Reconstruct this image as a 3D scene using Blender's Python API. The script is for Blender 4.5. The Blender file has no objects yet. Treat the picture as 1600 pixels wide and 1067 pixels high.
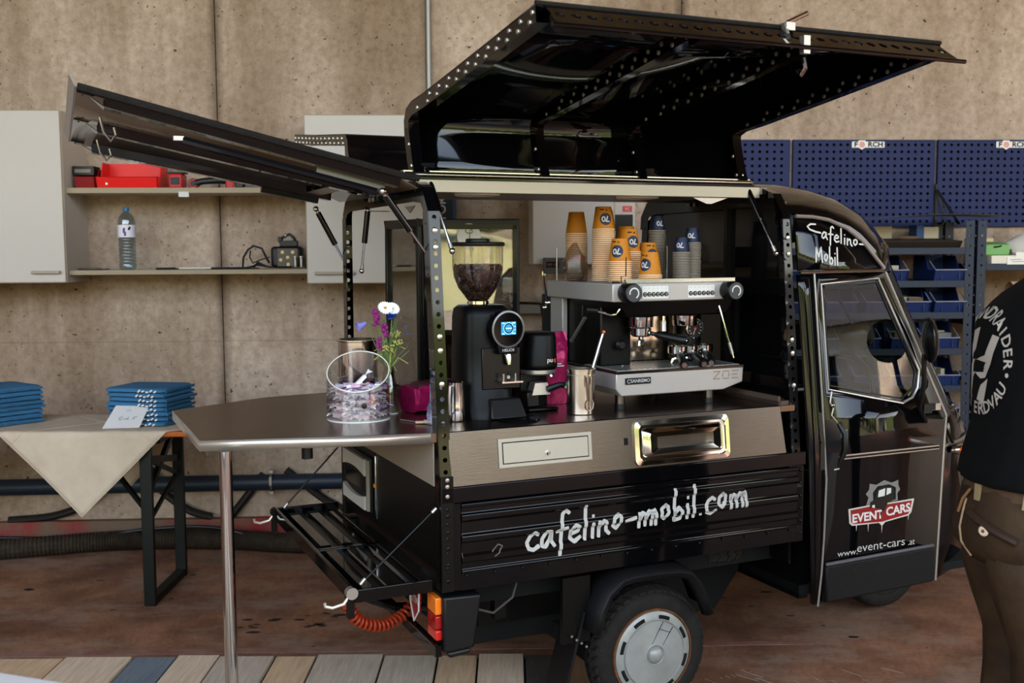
import bpy, bmesh, math, random
from mathutils import Matrix, Vector
from mathutils.geometry import tessellate_polygon
random.seed(7)
SC = bpy.context.scene
COL = SC.collection
R = math.radians
PI = math.pi

# ------------------------------------------------------------------ camera
PITCH, ROLL, HEYE = .0865, -.00497, 1.58
fw = Vector((0, math.cos(PITCH), -math.sin(PITCH))); rt = Vector((1, 0, 0)); up = rt.cross(fw)
cr, sr = math.cos(ROLL), math.sin(ROLL)
rt2, up2 = rt*cr + up*sr, up*cr - rt*sr
cam = bpy.data.cameras.new('camera'); camo = bpy.data.objects.new('camera', cam); COL.objects.link(camo)
camo.matrix_world = Matrix((( rt2.x, up2.x, -fw.x, 0), (rt2.y, up2.y, -fw.y, 0), (rt2.z, up2.z, -fw.z, HEYE), (0, 0, 0, 1)))
cam.sensor_width = 36; cam.lens = 36*1665/1600; cam.clip_end = 300
cam.dof.use_dof = True; cam.dof.focus_distance = 3.55; cam.dof.aperture_fstop = 4.0
SC.camera = camo

# ------------------------------------------------------------------ light
world = bpy.data.worlds.new('sky'); SC.world = world; world.use_nodes = True
wn = world.node_tree.nodes; wl = world.node_tree.links
bg = wn['Background']; sky = wn.new('ShaderNodeTexSky'); sky.sky_type = 'NISHITA'
sky.sun_disc = False; sky.sun_elevation = R(48); sky.sun_rotation = R(25); sky.air_density = 1.0; sky.dust_density = 5; sky.ozone_density = .7
tint = wn.new('ShaderNodeMix'); tint.data_type = 'RGBA'; tint.blend_type = 'MULTIPLY'; tint.inputs[0].default_value = 1; tint.inputs[7].default_value = (1.02, .855, .69, 1)   # the photograph's warm white balance
wl.new(sky.outputs[0], tint.inputs[6]); wl.new(tint.outputs[2], bg.inputs[0]); bg.inputs[1].default_value = 1.0
sl = bpy.data.lights.new('sun', 'SUN'); sl.energy = 2.6; sl.angle = R(.6); sl.color = (1, .95, .92)
so = bpy.data.objects.new('sun', sl); COL.objects.link(so)
so.rotation_euler = Vector((-.35, -.75, -.85)).to_track_quat('-Z', 'Y').to_euler()   # shines over the hall onto the meadow outside
# portals in the open front of the hall only tell Cycles where the sky comes in; they give no light of their own
for (px_, py_, pz_, w_, h_, rz_) in ((0, -1.6, 2.9, 13.8, 5.8, 0), (7.0, 1.0, 2.1, 4.4, 4.2, 90)):
    a = bpy.data.lights.new('daylight_portal', 'AREA'); a.shape = 'RECTANGLE'; a.size = w_; a.size_y = h_; a.cycles.is_portal = True
    ao = bpy.data.objects.new('daylight_portal', a); COL.objects.link(ao); ao.location = (px_, py_, pz_); ao.rotation_euler = (R(90), 0, R(rz_))
SC.view_settings.view_transform = 'Standard'; SC.view_settings.look = 'None'; SC.view_settings.gamma = 1
SC.view_settings.use_curve_mapping = False
SC.view_settings.exposure = 1.6
SC.cycles.use_denoising = True
SC.cycles.max_bounces = 10; SC.cycles.diffuse_bounces = 5; SC.cycles.glossy_bounces = 5; SC.cycles.transparent_max_bounces = 16
SC.cycles.caustics_reflective = False; SC.cycles.caustics_refractive = False; SC.cycles.sample_clamp_indirect = 6

# ------------------------------------------------------------------ frames of reference
TH, WY = .424, .0535
TRO = Vector((-.216, 3.143, 0))                        # ground point under the near rear corner of the truck
TM = Matrix.Translation(TRO) @ Matrix.Rotation(TH, 4, 'Z')
W0 = Vector((-1.743, 5.67, 0)); WLD = Vector((math.cos(WY), math.sin(WY), 0)); WWD = Vector((-math.sin(WY), math.cos(WY), 0))
def wallP(u, off, z): return W0 + WLD*u - WWD*off + Vector((0, 0, z))
def truckP(l, w, z): return TM @ Vector((l, w, z))

# ------------------------------------------------------------------ materials
def lin(h):
    h = h.lstrip('#'); c = [int(h[i:i+2], 16)/255 for i in (0, 2, 4)]
    return tuple(((x+.055)/1.055)**2.4 if x > .04045 else x/12.92 for x in c)
MATS = {}
def mat(name, hexc, rough=.5, metal=0, coat=0, spec=.28, var=None, bump=None, trans=0, emit=0, aniso=0):
    """principled material; var=(scale, amount, second colour) mottles it, bump=(scale, strength)"""
    if name in MATS: return MATS[name]
    m = bpy.data.materials.new(name); m.use_nodes = True; MATS[name] = m
    nt = m.node_tree; b = nt.nodes['Principled BSDF']; N = nt.nodes.new; L = nt.links.new
    c = (*lin(hexc), 1)
    b.inputs['Base Color'].default_value = c; b.inputs['Roughness'].default_value = rough; b.inputs['Metallic'].default_value = metal
    b.inputs['Coat Weight'].default_value = coat; b.inputs['Coat Roughness'].default_value = .03; b.inputs['Specular IOR Level'].default_value = spec
    if trans: b.inputs['Transmission Weight'].default_value = trans
    if emit: b.inputs['Emission Color'].default_value = c; b.inputs['Emission Strength'].default_value = emit
    if var or bump:
        tc = N('ShaderNodeTexCoord')
    if var:
        n = N('ShaderNodeTexNoise'); n.inputs['Scale'].default_value = var[0]; n.inputs['Detail'].default_value = 6; n.inputs['Roughness'].default_value = .62
        mp = N('ShaderNodeMapping'); L(tc.outputs['Object'], mp.inputs[0]); L(mp.outputs[0], n.inputs['Vector'])
        if len(var) > 3: mp.inputs['Scale'].default_value = var[3]
        r = N('ShaderNodeValToRGB'); r.color_ramp.elements[0].position = .5-var[1]/2; r.color_ramp.elements[1].position = .5+var[1]/2
        r.color_ramp.elements[0].color = c; r.color_ramp.elements[1].color = (*lin(var[2]), 1)
        L(n.outputs[0], r.inputs[0]); L(r.outputs[0], b.inputs['Base Color'])
    if bump:
        n2 = N('ShaderNodeTexNoise'); n2.inputs['Scale'].default_value = bump[0]; n2.inputs['Detail'].default_value = 4
        mp2 = N('ShaderNodeMapping'); L(tc.outputs['Object'], mp2.inputs[0]); L(mp2.outputs[0], n2.inputs['Vector'])
        if len(bump) > 2: mp2.inputs['Scale'].default_value = bump[2]
        bp = N('ShaderNodeBump'); bp.inputs['Strength'].default_value = bump[1]; bp.inputs['Distance'].default_value = .01
        L(n2.outputs[0], bp.inputs['Height']); L(bp.outputs[0], b.inputs['Normal'])
    return m
def glass(name, tint='#FFFFFF', refl=.12, rough=0.0):
    """thin clear pane: transparent with a mirror sheen that grows at grazing angles"""
    if name in MATS: return MATS[name]
    m = bpy.data.materials.new(name); m.use_nodes = True; MATS[name] = m
    nt = m.node_tree; nt.nodes.clear(); N = nt.nodes.new; L = nt.links.new
    o = N('ShaderNodeOutputMaterial'); t = N('ShaderNodeBsdfTransparent'); g = N('ShaderNodeBsdfGlossy'); mx = N('ShaderNodeMixShader'); f = N('ShaderNodeLayerWeight'); f.inputs[0].default_value = .5; pw = N('ShaderNodeMath'); pw.operation = 'POWER'; pw.inputs[1].default_value = 4
    t.inputs[0].default_value = (*lin(tint), 1); g.inputs['Roughness'].default_value = rough
    ml = N('ShaderNodeMath'); ml.operation = 'MULTIPLY_ADD'; ml.inputs[1].default_value = .75; ml.inputs[2].default_value = refl; ml.use_clamp = True
    L(f.outputs['Facing'], pw.inputs[0]); L(pw.outputs[0], ml.inputs[0]); L(ml.outputs[0], mx.inputs[0]); L(t.outputs[0], mx.inputs[1]); L(g.outputs[0], mx.inputs[2]); L(mx.outputs[0], o.inputs[0])
    return m
def concrete(name, c1, c2, pit, scale=1.0, rough=.85, streak=.35, dust=None, joints=()):
    m = bpy.data.materials.new(name); m.use_nodes = True; MATS[name] = m
    nt = m.node_tree; b = nt.nodes['Principled BSDF']; N = nt.nodes.new; L = nt.links.new
    b.inputs['Roughness'].default_value = rough; b.inputs['Specular IOR Level'].default_value = .3
    g = N('ShaderNodeNewGeometry')
    def noise(sc, det, vec=None, ro=.6):
        n = N('ShaderNodeTexNoise'); n.inputs['Scale'].default_value = sc; n.inputs['Detail'].default_value = det; n.inputs['Roughness'].default_value = ro
        if vec:
            mp = N('ShaderNodeMapping'); mp.inputs['Scale'].default_value = vec; L(g.outputs['Position'], mp.inputs[0]); L(mp.outputs[0], n.inputs['Vector'])
        else: L(g.outputs['Position'], n.inputs['Vector'])
        return n.outputs[0]
    def ramp(x, a, bb, ca, cb):
        r = N('ShaderNodeValToRGB'); r.color_ramp.elements[0].position = a; r.color_ramp.elements[1].position = bb
        r.color_ramp.elements[0].color = ca; r.color_ramp.elements[1].color = cb; L(x, r.inputs[0]); return r.outputs[0]
    def mul(x, y, f=1):
        k = N('ShaderNodeMix'); k.data_type = 'RGBA'; k.blend_type = 'MULTIPLY'; k.inputs[0].default_value = f; L(x, k.inputs[6]); L(y, k.inputs[7]); return k.outputs[2]
    base = ramp(noise(1.1*scale, 8), .32, .68, (*lin(c2), 1), (*lin(c1), 1))
    fine = ramp(noise(28*scale, 6, None, .7), .3, .62, (.72, .68, .62, 1), (1.06, 1.05, 1.04, 1))
    strk = ramp(noise(1.6*scale, 5, (2.2, 2.2, .35)), .36, .6, (1-streak, 1-streak*1.15, 1-streak*1.35, 1), (1, 1, 1, 1))
    pits = ramp(noise(46*scale, 3, None, .5), .27, .33, (*lin(pit), 1), (1, 1, 1, 1))
    v = N('ShaderNodeTexVoronoi'); v.inputs['Scale'].default_value = 13*scale; L(g.outputs['Position'], v.inputs['Vector'])
    vp = ramp(v.outputs['Distance'], .025, .06, (*lin(pit), 1), (1, 1, 1, 1))
    c = mul(mul(mul(mul(base, fine), strk), pits), vp, .7)
    for u0 in joints:        # damp staining along a formwork joint
        vm = N('ShaderNodeVectorMath'); vm.operation = 'DOT_PRODUCT'; L(g.outputs['Position'], vm.inputs[0]); vm.inputs[1].default_value = tuple(WLD)
        m1 = N('ShaderNodeMath'); m1.operation = 'SUBTRACT'; L(vm.outputs['Value'], m1.inputs[0]); m1.inputs[1].default_value = u0+W0.dot(WLD)
        m2 = N('ShaderNodeMath'); m2.operation = 'ABSOLUTE'; L(m1.outputs[0], m2.inputs[0])
        m3 = N('ShaderNodeMath'); m3.operation = 'MULTIPLY_ADD'; L(noise(1.3, 6, (6, 6, 1)), m3.inputs[0]); m3.inputs[1].default_value = .06; L(m2.outputs[0], m3.inputs[2])
        c = mul(c, ramp(m3.outputs[0], .03, .075, (.42, .38, .34, 1), (1, 1, 1, 1)))
    if dust:
        k = N('ShaderNodeMix'); k.data_type = 'RGBA'; L(ramp(noise(2.2, 9, (.8, 1.5, 1), .75), .48, .68, (0, 0, 0, 1), (.75, .75, .75, 1)), k.inputs[0]); L(c, k.inputs[6]); k.inputs[7].default_value = (*lin(dust), 1); c = k.outputs[2]
    L(c, b.inputs['Base Color'])
    bp = N('ShaderNodeBump'); bp.inputs['Strength'].default_value = .35; bp.inputs['Distance'].default_value = .004
    L(noise(40*scale, 5), bp.inputs['Height']); L(bp.outputs[0], b.inputs['Normal'])
    return m

blk = mat('black_lacquer', '#050506', .06, 0, 0, .36, bump=(7, .012))
blkflat = mat('black_paint', '#040404', .34, spec=.22, bump=(120, .05))
blkplast = mat('black_plastic', '#070708', .42, spec=.3)
greyplast = mat('grey_black_plastic', '#0F0E0F', .5, spec=.16, bump=(300, .25))
rubber = mat('rubber', '#0C0B0A', .8, spec=.25, var=(40, .4, '#1C1713'), bump=(150, .3))
steel = mat('brushed_steel', '#675F59', .3, 1, bump=(9, .05, (1.5, 60, 60)), var=(3, .6, '#5A524C'))
steeltop = mat('steel_worktop', '#7C6A60', .27, 1, bump=(6, .06, (40, 3, 3)), var=(2.5, .7, '#6A594F'))
chrome = mat('chrome', '#C4C2BE', .08, 1)
satin = mat('satin_silver', '#A39C96', .38, .85)
whitelac = mat('white_laminate', '#BAAFA5', .45, var=(2, .5, '#AEA297'))
cream = mat('cream_cloth', '#BAA995', .9, var=(6, .4, '#AD9B86'), bump=(500, .1))
white = mat('white_print', '#C4C1BC', .6)
offwhite = mat('signwriting_white', '#A8A5A0', .5)
navy = mat('navy_print', '#1B2440', .5)
dark = mat('dark_void', '#050505', .9)
# ------------------------------------------------------------------ mesh helpers
class MB:
    """collects primitives and links them as one mesh object; 'off' is subtracted so shapes can be given in the parent's outer frame"""
    def __init__(s, off=(0, 0, 0)):
        s.v = []; s.f = []; s.mi = []; s.mats = []; s.off = Vector(off); s.X = None; s.holes = False
    def _m(s, m):
        if m not in s.mats: s.mats.append(m)
        return s.mats.index(m)
    def add(s, vs, fs, m):
        k = len(s.v); i = s._m(m)
        for p in vs:
            p = Vector(p)
            if s.X is not None: p = s.X @ p
            s.v.append(p - s.off)
        for f in fs: s.f.append([k+j for j in f]); s.mi.append(i)
        return s
    def box(s, a, b, m, M=None):
        (x0, y0, z0), (x1, y1, z1) = a, b
        vs = [Vector(p) for p in ((x0,y0,z0),(x1,y0,z0),(x1,y1,z0),(x0,y1,z0),(x0,y0,z1),(x1,y0,z1),(x1,y1,z1),(x0,y1,z1))]
        if M is not None: vs = [M @ p for p in vs]
        return s.add(vs, [(3,2,1,0),(4,5,6,7),(0,1,5,4),(1,2,6,5),(2,3,7,6),(3,0,4,7)], m)
    def hexa(s, eight, m):
        return s.add(eight, [(3,2,1,0),(4,5,6,7),(0,1,5,4),(1,2,6,5),(2,3,7,6),(3,0,4,7)], m)
    def prism(s, poly, a, b, axis, m, M=None):
        """polygon in the two other axes, extruded from a to b along axis (0,1,2)"""
        def P(p, h):
            q = [p[0], p[1]]; q.insert(axis, h); q = Vector(q); return M @ q if M is not None else q
        n = len(poly); vs = [P(p, a) for p in poly] + [P(p, b) for p in poly]
        fs = [tuple(range(n))[::-1], tuple(range(n, 2*n))] + [(i, (i+1) % n, n+(i+1) % n, n+i) for i in range(n)]
        return s.add(vs, fs, m)
    def beam(s, p, q, w, h, m, upv=(0, 0, 1)):
        p, q = Vector(p), Vector(q); d = (q-p).normalized(); u = Vector(upv)
        x = d.cross(u); x = x.normalized() if x.length > 1e-6 else Vector((1, 0, 0)); y = x.cross(d)
        vs = []
        for c in (p, q):
            for (a, b) in ((-1,-1),(1,-1),(1,1),(-1,1)): vs.append(c + x*a*w/2 + y*b*h/2)
        return s.hexa(vs, m)
    def tube(s, pts, r, m, n=8, closed=False, caps=True):
        pts = [Vector(p) for p in pts]; k = len(pts); rr = r if isinstance(r, (list, tuple)) else [r]*k
        vs = []; pu = None
        for i, p in enumerate(pts):
            a = pts[(i-1) % k] if (closed or i > 0) else p; b = pts[(i+1) % k] if (closed or i < k-1) else p
            d = (b-a); d = d.normalized() if d.length > 1e-9 else Vector((0, 0, 1))
            if pu is None:
                u = Vector((0, 0, 1)) if abs(d.z) < .9 else Vector((1, 0, 0))
            else: u = pu
            x = u - d*u.dot(d); x = x.normalized() if x.length > 1e-6 else Vector((1, 0, 0)).cross(d).normalized(); pu = x; y = d.cross(x)
            for j in range(n):
                t = 2*PI*j/n; vs.append(p + (x*math.cos(t) + y*math.sin(t))*rr[i])
        fs = []
        for i in range(k if closed else k-1):
            for j in range(n):
                a = i*n+j; b = i*n+(j+1) % n; c = ((i+1) % k)*n+(j+1) % n; d = ((i+1) % k)*n+j
                fs.append((a, b, c, d))
        if caps and not closed: fs += [tuple(range(n))[::-1], tuple(range((k-1)*n, k*n))]
        return s.add(vs, fs, m)
    def lathe(s, prof, c, m, n=24, M=None, sx=1, sy=1):
        """profile (radius, height) turned about local z at c, optionally rotated by M (3x3)"""
        vs = []; c = Vector(c)
        for (r, h) in prof:
            for j in range(n):
                t = 2*PI*j/n; p = Vector((r*math.cos(t)*sx, r*math.sin(t)*sy, h))
                vs.append(c + (M @ p if M is not None else p))
        fs = []
        for i in range(len(prof)-1):
            for j in range(n): fs.append((i*n+j, i*n+(j+1) % n, (i+1)*n+(j+1) % n, (i+1)*n+j))
        if prof[0][0] > 1e-5: fs.append(tuple(range(n))[::-1])
        if prof[-1][0] > 1e-5: fs.append(tuple(range((len(prof)-1)*n, len(prof)*n)))
        return s.add(vs, fs, m)
    def open_lathe(s, prof, c, m, n=24, M=None):
        k = len(s.f); s.lathe(prof, c, m, n, M)
        while len(s.f) > k + (len(prof)-1)*n: s.f.pop(); s.mi.pop()
        return s
    def grid(s, rows, m, closed=False):
        """rows of points -> quad sheet"""
        k = len(rows[0]); vs = [p for r in rows for p in r]; fs = []
        for i in range(len(rows)-1):
            for j in range(k if closed else k-1):
                fs.append((i*k+j, i*k+(j+1) % k, (i+1)*k+(j+1) % k, (i+1)*k+j))
        return s.add(vs, fs, m)
    def ball(s, c, r, m, n=8, sc=(1, 1, 1)):
        prof = [(math.sin(PI*i/n)*r, -math.cos(PI*i/n)*r) for i in range(n+1)]
        return s.lathe(prof, c, m, max(8, n+2), Matrix.Diagonal(Vector(sc)))
    def plate(s, outer, holes, fn, m):
        """flat polygon with holes, 2D points mapped to 3D by fn"""
        loops = [[Vector((x, y, 0)) for x, y in outer]] + [[Vector((x, y, 0)) for x, y in h] for h in holes]
        tris = tessellate_polygon(loops); pts = [p for lp in loops for p in lp]
        return s.add([fn(p.x, p.y) for p in pts], [tuple(t) for t in tris], m)
    def perforated(s, p, q, side, width, m, pitch, r, thick=None, first=None, sq=False):
        """strip from p to q, 'side' the direction across; a row of real round holes down its middle"""
        s.holes = True; p, q = Vector(p), Vector(q); d = q-p; Lg = d.length; d = d/Lg; sd = Vector(side).normalized()
        n = max(1, int(Lg/pitch)); st = Lg/n; nn = 8
        for i in range(n):
            c = p + d*(st*(i+.5)); o = []; h = []
            for j in range(nn):
                t = 2*PI*(j+.5)/nn; cx, cy = math.cos(t), math.sin(t)
                k = 1/max(abs(cx), abs(cy))
                o.append(c + d*cx*k*st/2 + sd*cy*k*width/2); h.append(c + d*cx*r + sd*cy*r)
            # snap corners
            o2 = []
            for j in range(nn):
                t = 2*PI*(j+.5)/nn; cx, cy = math.cos(t), math.sin(t)
                o2.append(o[j])
            corners = [c + d*sx*st/2 + sd*sy*width/2 for sx, sy in ((1,1),(-1,1),(-1,-1),(1,-1))]
            vs = o2 + h + corners; fs = [(j, (j+1) % nn, nn+(j+1) % nn, nn+j) for j in range(nn)]
            fs += [(0, 16, 1), (2, 17, 3), (4, 18, 5), (6, 19, 7)]
            s.add(vs, fs, m)
        return s
    def strokes(s, lines, fn, wd, m, step=.6, across=(1, -1)):
        """flat brush strokes: 2D polylines mapped to 3D by fn(x, y)"""
        for ln in lines:
            pts = []
            for a, b in zip(ln[:-1], ln[1:]):
                n = max(1, int(math.hypot(b[0]-a[0], b[1]-a[1])/(wd*step)))
                pts += [(a[0]+(b[0]-a[0])*i/n, a[1]+(b[1]-a[1])*i/n) for i in range(n)]
            pts.append(ln[-1]); Lp = []
            if len(pts) < 2: pts = [(pts[0][0]-wd*.3, pts[0][1]), (pts[0][0]+wd*.3, pts[0][1])]
            a, b = pts[0], pts[1]; d = math.hypot(b[0]-a[0], b[1]-a[1]) or 1; pts[0] = (a[0]-(b[0]-a[0])/d*wd*.3, a[1]-(b[1]-a[1])/d*wd*.3)
            a, b = pts[-1], pts[-2]; d = math.hypot(b[0]-a[0], b[1]-a[1]) or 1; pts[-1] = (a[0]-(b[0]-a[0])/d*wd*.3, a[1]-(b[1]-a[1])/d*wd*.3)
            for i, p in enumerate(pts):
                a = pts[max(0, i-1)]; b = pts[min(len(pts)-1, i+1)]; d = math.hypot(b[0]-a[0], b[1]-a[1]) or 1
                nx, ny = -(b[1]-a[1])/d, (b[0]-a[0])/d; k = wd/2*(.75 if i in (0, len(pts)-1) else 1)
                Lp.append([fn(p[0]-nx*k*q, p[1]-ny*k*q) for q in across])
            s.grid(Lp, m)
        return s
    def mesh(s, name, smooth=35):
        me = bpy.data.meshes.new(name); me.from_pydata([tuple(v) for v in s.v], [], s.f)
        for m in s.mats: me.materials.append(m)
        me.polygons.foreach_set('material_index', s.mi); me.validate()
        bm = bmesh.new(); bm.from_mesh(me); bmesh.ops.remove_doubles(bm, verts=bm.verts, dist=1e-5); bmesh.ops.recalc_face_normals(bm, faces=bm.faces); bm.to_mesh(me); bm.free()
        if smooth: me.shade_smooth(); me.set_sharp_from_angle(angle=R(smooth))
        me.update(); return me
    def build(s, name, parent=None, bevel=0, smooth=35, seg=2, solid=0, sub=0, loc=None):
        if s.holes and solid: smooth = 0
        o = bpy.data.objects.new(name, s.mesh(name, smooth)); COL.objects.link(o)
        if parent is not None: o.parent = parent
        if loc is not None: o.location = loc
        if solid:
            d = o.modifiers.new('solid', 'SOLIDIFY'); d.thickness = solid; d.offset = 0
        if sub:
            d = o.modifiers.new('sub', 'SUBSURF'); d.levels = sub; d.render_levels = sub
        if bevel:
            d = o.modifiers.new('bevel', 'BEVEL'); d.width = bevel; d.segments = seg; d.limit_method = 'ANGLE'; d.angle_limit = R(40)
        return o
def tag(o, label=None, cat=None, group=None, kind=None):
    if label: o['label'] = label
    if cat: o['category'] = cat
    if group: o['group'] = group
    if kind: o['kind'] = kind
    return o
def thing(name, label, cat, loc=(0, 0, 0), rz=0, group=None):
    o = bpy.data.objects.new(name, None); COL.objects.link(o); o.location = loc; o.rotation_euler = (0, 0, rz); o.empty_display_size = .05
    return tag(o, label, cat, group)
def tthing(name, label, cat, l, w, z, group=None, rz=0):
    return thing(name, label, cat, truckP(l, w, z), TH+rz, group)
def wthing(name, label, cat, u, off, z, group=None):
    return thing(name, label, cat, wallP(u, off, z), WY, group)
def dup(root, loc=None, rz=None, label=None, parent=None):
    r = root.copy(); COL.objects.link(r)
    if loc is not None: r.location = loc
    if rz is not None: r.rotation_euler = (0, 0, rz)
    if label: r['label'] = label
    if parent: r.parent = parent
    for ch in list(root.children):
        c = ch.copy(); COL.objects.link(c); c.parent = r
        for g in ch.children:
            d = g.copy(); COL.objects.link(d); d.parent = c
    return r
NEAR = Matrix(((1, 0, 0), (0, 0, -1), (0, 1, 0)))      # text x -> +x, text y -> +z, facing -y
NEARC = Matrix(((1, 0, 0), (0, 0, 1), (0, -1, 0)))     # lathe z -> -y
NEARC = Matrix(((1, 0, 0), (0, 0, -1), (0, 1, 0)))
def text(name, body, size, m, parent, loc, M3=NEAR, align='CENTER', sx=1.0, extrude=0, shear=0, bold=0, rot=0):
    cu = bpy.data.curves.new(name, 'FONT'); cu.body = body; cu.size = size; cu.align_x = align; cu.align_y = 'CENTER'; cu.extrude = extrude; cu.shear = shear; cu.offset = bold; cu.resolution_u = 3
    t = bpy.data.objects.new(name, cu); COL.objects.link(t)
    dg = bpy.context.evaluated_depsgraph_get(); dg.update()
    me = bpy.data.meshes.new_from_object(t.evaluated_get(dg)); bpy.data.objects.remove(t); bpy.data.curves.remove(cu)
    me.materials.clear(); me.materials.append(m)
    X = Matrix.Translation(Vector(loc)) @ M3.to_4x4() @ Matrix.Rotation(rot, 4, 'Z') @ Matrix.Diagonal((sx, 1, 1, 1))
    me.transform(X); me.name = name
    o = bpy.data.objects.new(name, me); COL.objects.link(o); o.parent = parent
    return o
def arc(cx, cy, r, a0, a1, n=10, ry=None):
    ry = ry or r
    return [(cx+r*math.cos(R(a0+(a1-a0)*i/n)), cy+ry*math.sin(R(a0+(a1-a0)*i/n))) for i in range(n+1)]
def rrect(x0, y0, x1, y1, r, n=4):
    return arc(x1-r, y1-r, r, 0, 90, n) + arc(x0+r, y1-r, r, 90, 180, n) + arc(x0+r, y0+r, r, 180, 270, n) + arc(x1-r, y0+r, r, 270, 360, n)
# ================================================================== SETTING
cwall = concrete('wall_concrete', '#BBA797', '#998473', '#5A4230', joints=(.2, 2.66))
cfloor = concrete('floor_concrete', '#9C6E52', '#6C4835', '#20140C', 1.6, .75, .35, '#8E7A6A')
cceil = concrete('ceiling_concrete', '#9A8C7C', '#857667', '#5A4A3C')
def struct(name, mb, **k):
    o = mb.build(name, **k); o['kind'] = 'structure'; return o
f = MB(); f.box((-7, -1.6, -.2), (7, 6.4, 0), cfloor); floor = struct('floor', f)
# worn red line painted on the concrete in front of the boards
redline = mat('worn_red_floor_paint', '#6E3A32', .7, var=(9, .5, '#8A6F5E'))
f = MB(); f.prism([(-2.6, 4.03), (-.2, 4.10), (1.2, 4.14), (1.2, 4.175), (-.2, 4.15), (-2.6, 4.08)], 0, .0015, 2, redline); f.build('floor_line', floor)
# oil drops and dark flecks on the floor
oil = mat('oil_stain', '#17110C', .5); f = MB()
for i in range(46):
    x, y = random.uniform(-2.4, 1.6), random.uniform(4.1, 5.2); r = random.uniform(.004, .016)
    if i < 16: x, y = -1.05+random.uniform(-.12, .3), 4.42+random.uniform(-.06, .12)
    f.prism([(x+r*2.2*math.cos(t*PI/4)*random.uniform(.6, 1.2), y+r*math.sin(t*PI/4)*random.uniform(.6, 1.2)) for t in range(8)], 0, .0012, 2, oil)
o = f.build('oil_fleck', floor); o['kind'] = 'stuff'
scr = mat('floor_scratch', '#A08B77', .8); f = MB()
for i in range(70):
    x, y = random.uniform(.7, 1.5), random.uniform(2.9, 3.9); a = random.uniform(-1.2, -.5); ln = random.uniform(.01, .1)
    f.beam((x, y, .0006), (x+ln*math.cos(a), y+ln*math.sin(a), .0006), .0015, .001, scr)
o = f.build('floor_scratch', floor); o['kind'] = 'stuff'

# wooden boards laid in front of the truck
wood = []
for nm, a, b in (('board_pale', '#DCC4AA', '#B59C82'), ('board_grey', '#C6B5A2', '#A08F7C'), ('board_blue', '#747E84', '#59626A'), ('board_brown', '#9A7656', '#775840'), ('board_tan', '#D6B592', '#AD8D6C'), ('board_dark', '#37302C', '#4A423C')):
    wood.append(mat(nm, a, .65, var=(5, .55, b, (14, 1.2, 8)), bump=(10, .25, (20, 1.5, 10))))
seams = [-2.02, -1.728, -1.468, -1.30, -1.135, -.92, -.76, -.50, -.292, -.137, .042, .192, .36]
kinds = [0, 4, 0, 2, 0, 1, 4, 1, 1, 4, 0, 5, 3]
deck = struct('trim_1', MB().box((-2.3, -.6, 0), (.36, 4.0, .004), dark))
x = -2.3
for i, x1 in enumerate(seams):
    f = MB(); e = 4.0+.012*math.sin(i*2.1) - (.03 if i < 2 else 0); y1 = e - random.uniform(1.3, 2.2)
    f.box((x+.004, y1+.003, .004), (x1-.004, e, .016+.003*(i % 3)), wood[kinds[i]]); f.build('plank', deck, bevel=.002)
    f = MB(); f.box((x+.004, -.55, .004), (x1-.004, y1-.003, .017), wood[kinds[(i*5+2) % 13]]); f.build('plank', deck, bevel=.002)
    x = x1

# back wall of cast panels with recessed joints
wb = MB(); X = Matrix.Translation(W0) @ Matrix.Rotation(WY, 4, 'Z')
wallback = struct('wall_back', MB().box((-6, .05, 0), (8.5, .25, 6.6), mat('joint_dark', '#3E3024', .9))); wallback.matrix_world = X
us = [-6, -4.2, -2.4, .201, 1.298, 2.66, 5.2, 8.5]; zs = [0, 1.098, 6.6]
for i in range(len(us)-1):
    for j in range(2):
        f = MB(); f.box((us[i]+.0025, -.001*((i+j) % 2), zs[j]+.0006), (us[i+1]-.0025, .06, zs[j+1]-.0006), cwall); f.build('concrete_panel', wallback)
f = MB(); f.box((-7.2, -1.6, 0), (-7, 6.2, 6.6), cwall); struct('wall_left', f)
f = MB(); f.box((7, 3.3, 0), (7.2, 6.8, 6.6), cwall); f.box((7, -1.6, 4.2), (7.2, 3.3, 6.6), cwall); f.box((7, -1.6, 0), (7.2, -1.2, 4.2), cwall); struct('wall_right', f)
f = MB(); f.box((-7.2, -2.2, 6.6), (7.2, 7, 6.85), cceil); struct('ceiling', f)
f = MB(); f.box((-7.2, -1.8, 5.8), (7.2, -1.55, 6.6), cceil); struct('wall_front', f)
# curb along the wall foot, worn red and grey paint
curb = mat('worn_red_curb', '#6B5746', .8, var=(2.2, .16, '#8A1E22'), bump=(30, .3))
f = MB(); f.box((-4.5, -.05, 0), (3.2, -.001, .142), curb); o = struct('baseboard_back', f, bevel=.006); o.matrix_world = X
# outside: paved yard, meadow bank with bushes
grass = mat('meadow_grass', '#565C3E', .9, var=(.8, .5, '#686C50'), bump=(20, .5))
f = MB(); rows = []
for j in range(9):
    y = -13 - j*2.6; rows.append([Vector((i*6-36, y, (0 if j < 2 else (j-1)*.42) + (random.uniform(-.2, .2) if j > 1 else 0) - .02)) for i in range(13)])
f.grid(rows, grass); struct('meadow', f)
yardm = concrete('yard_paving', '#5C5A58', '#52504E', '#3A3632', .7)
f = MB(); f.box((-36, -13.2, -.25), (36, -1.6, -.02), yardm); struct('yard', f)
f = MB(); f.box((7.0, -1.6, -.25), (36, 14, -.02), mat('asphalt', '#2B2A29', .85, var=(3, .5, '#353331'))); struct('asphalt', f)
f = MB(); f.box((19, -9, 0), (25, -3.5, 2.7), mat('outbuilding_render', '#CFCAC2', .8)); f.box((18.95, -5.6, 0), (19.02, -4.4, 2.1), dark); f.prism([(18.5, 2.7), (25.5, 2.7), (22, 4.2)], -9.4, -3.1, 1, mat('roof_slate', '#3A3A3E', .7)); struct('outbuilding', f)
f = MB(); rows = []
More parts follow.
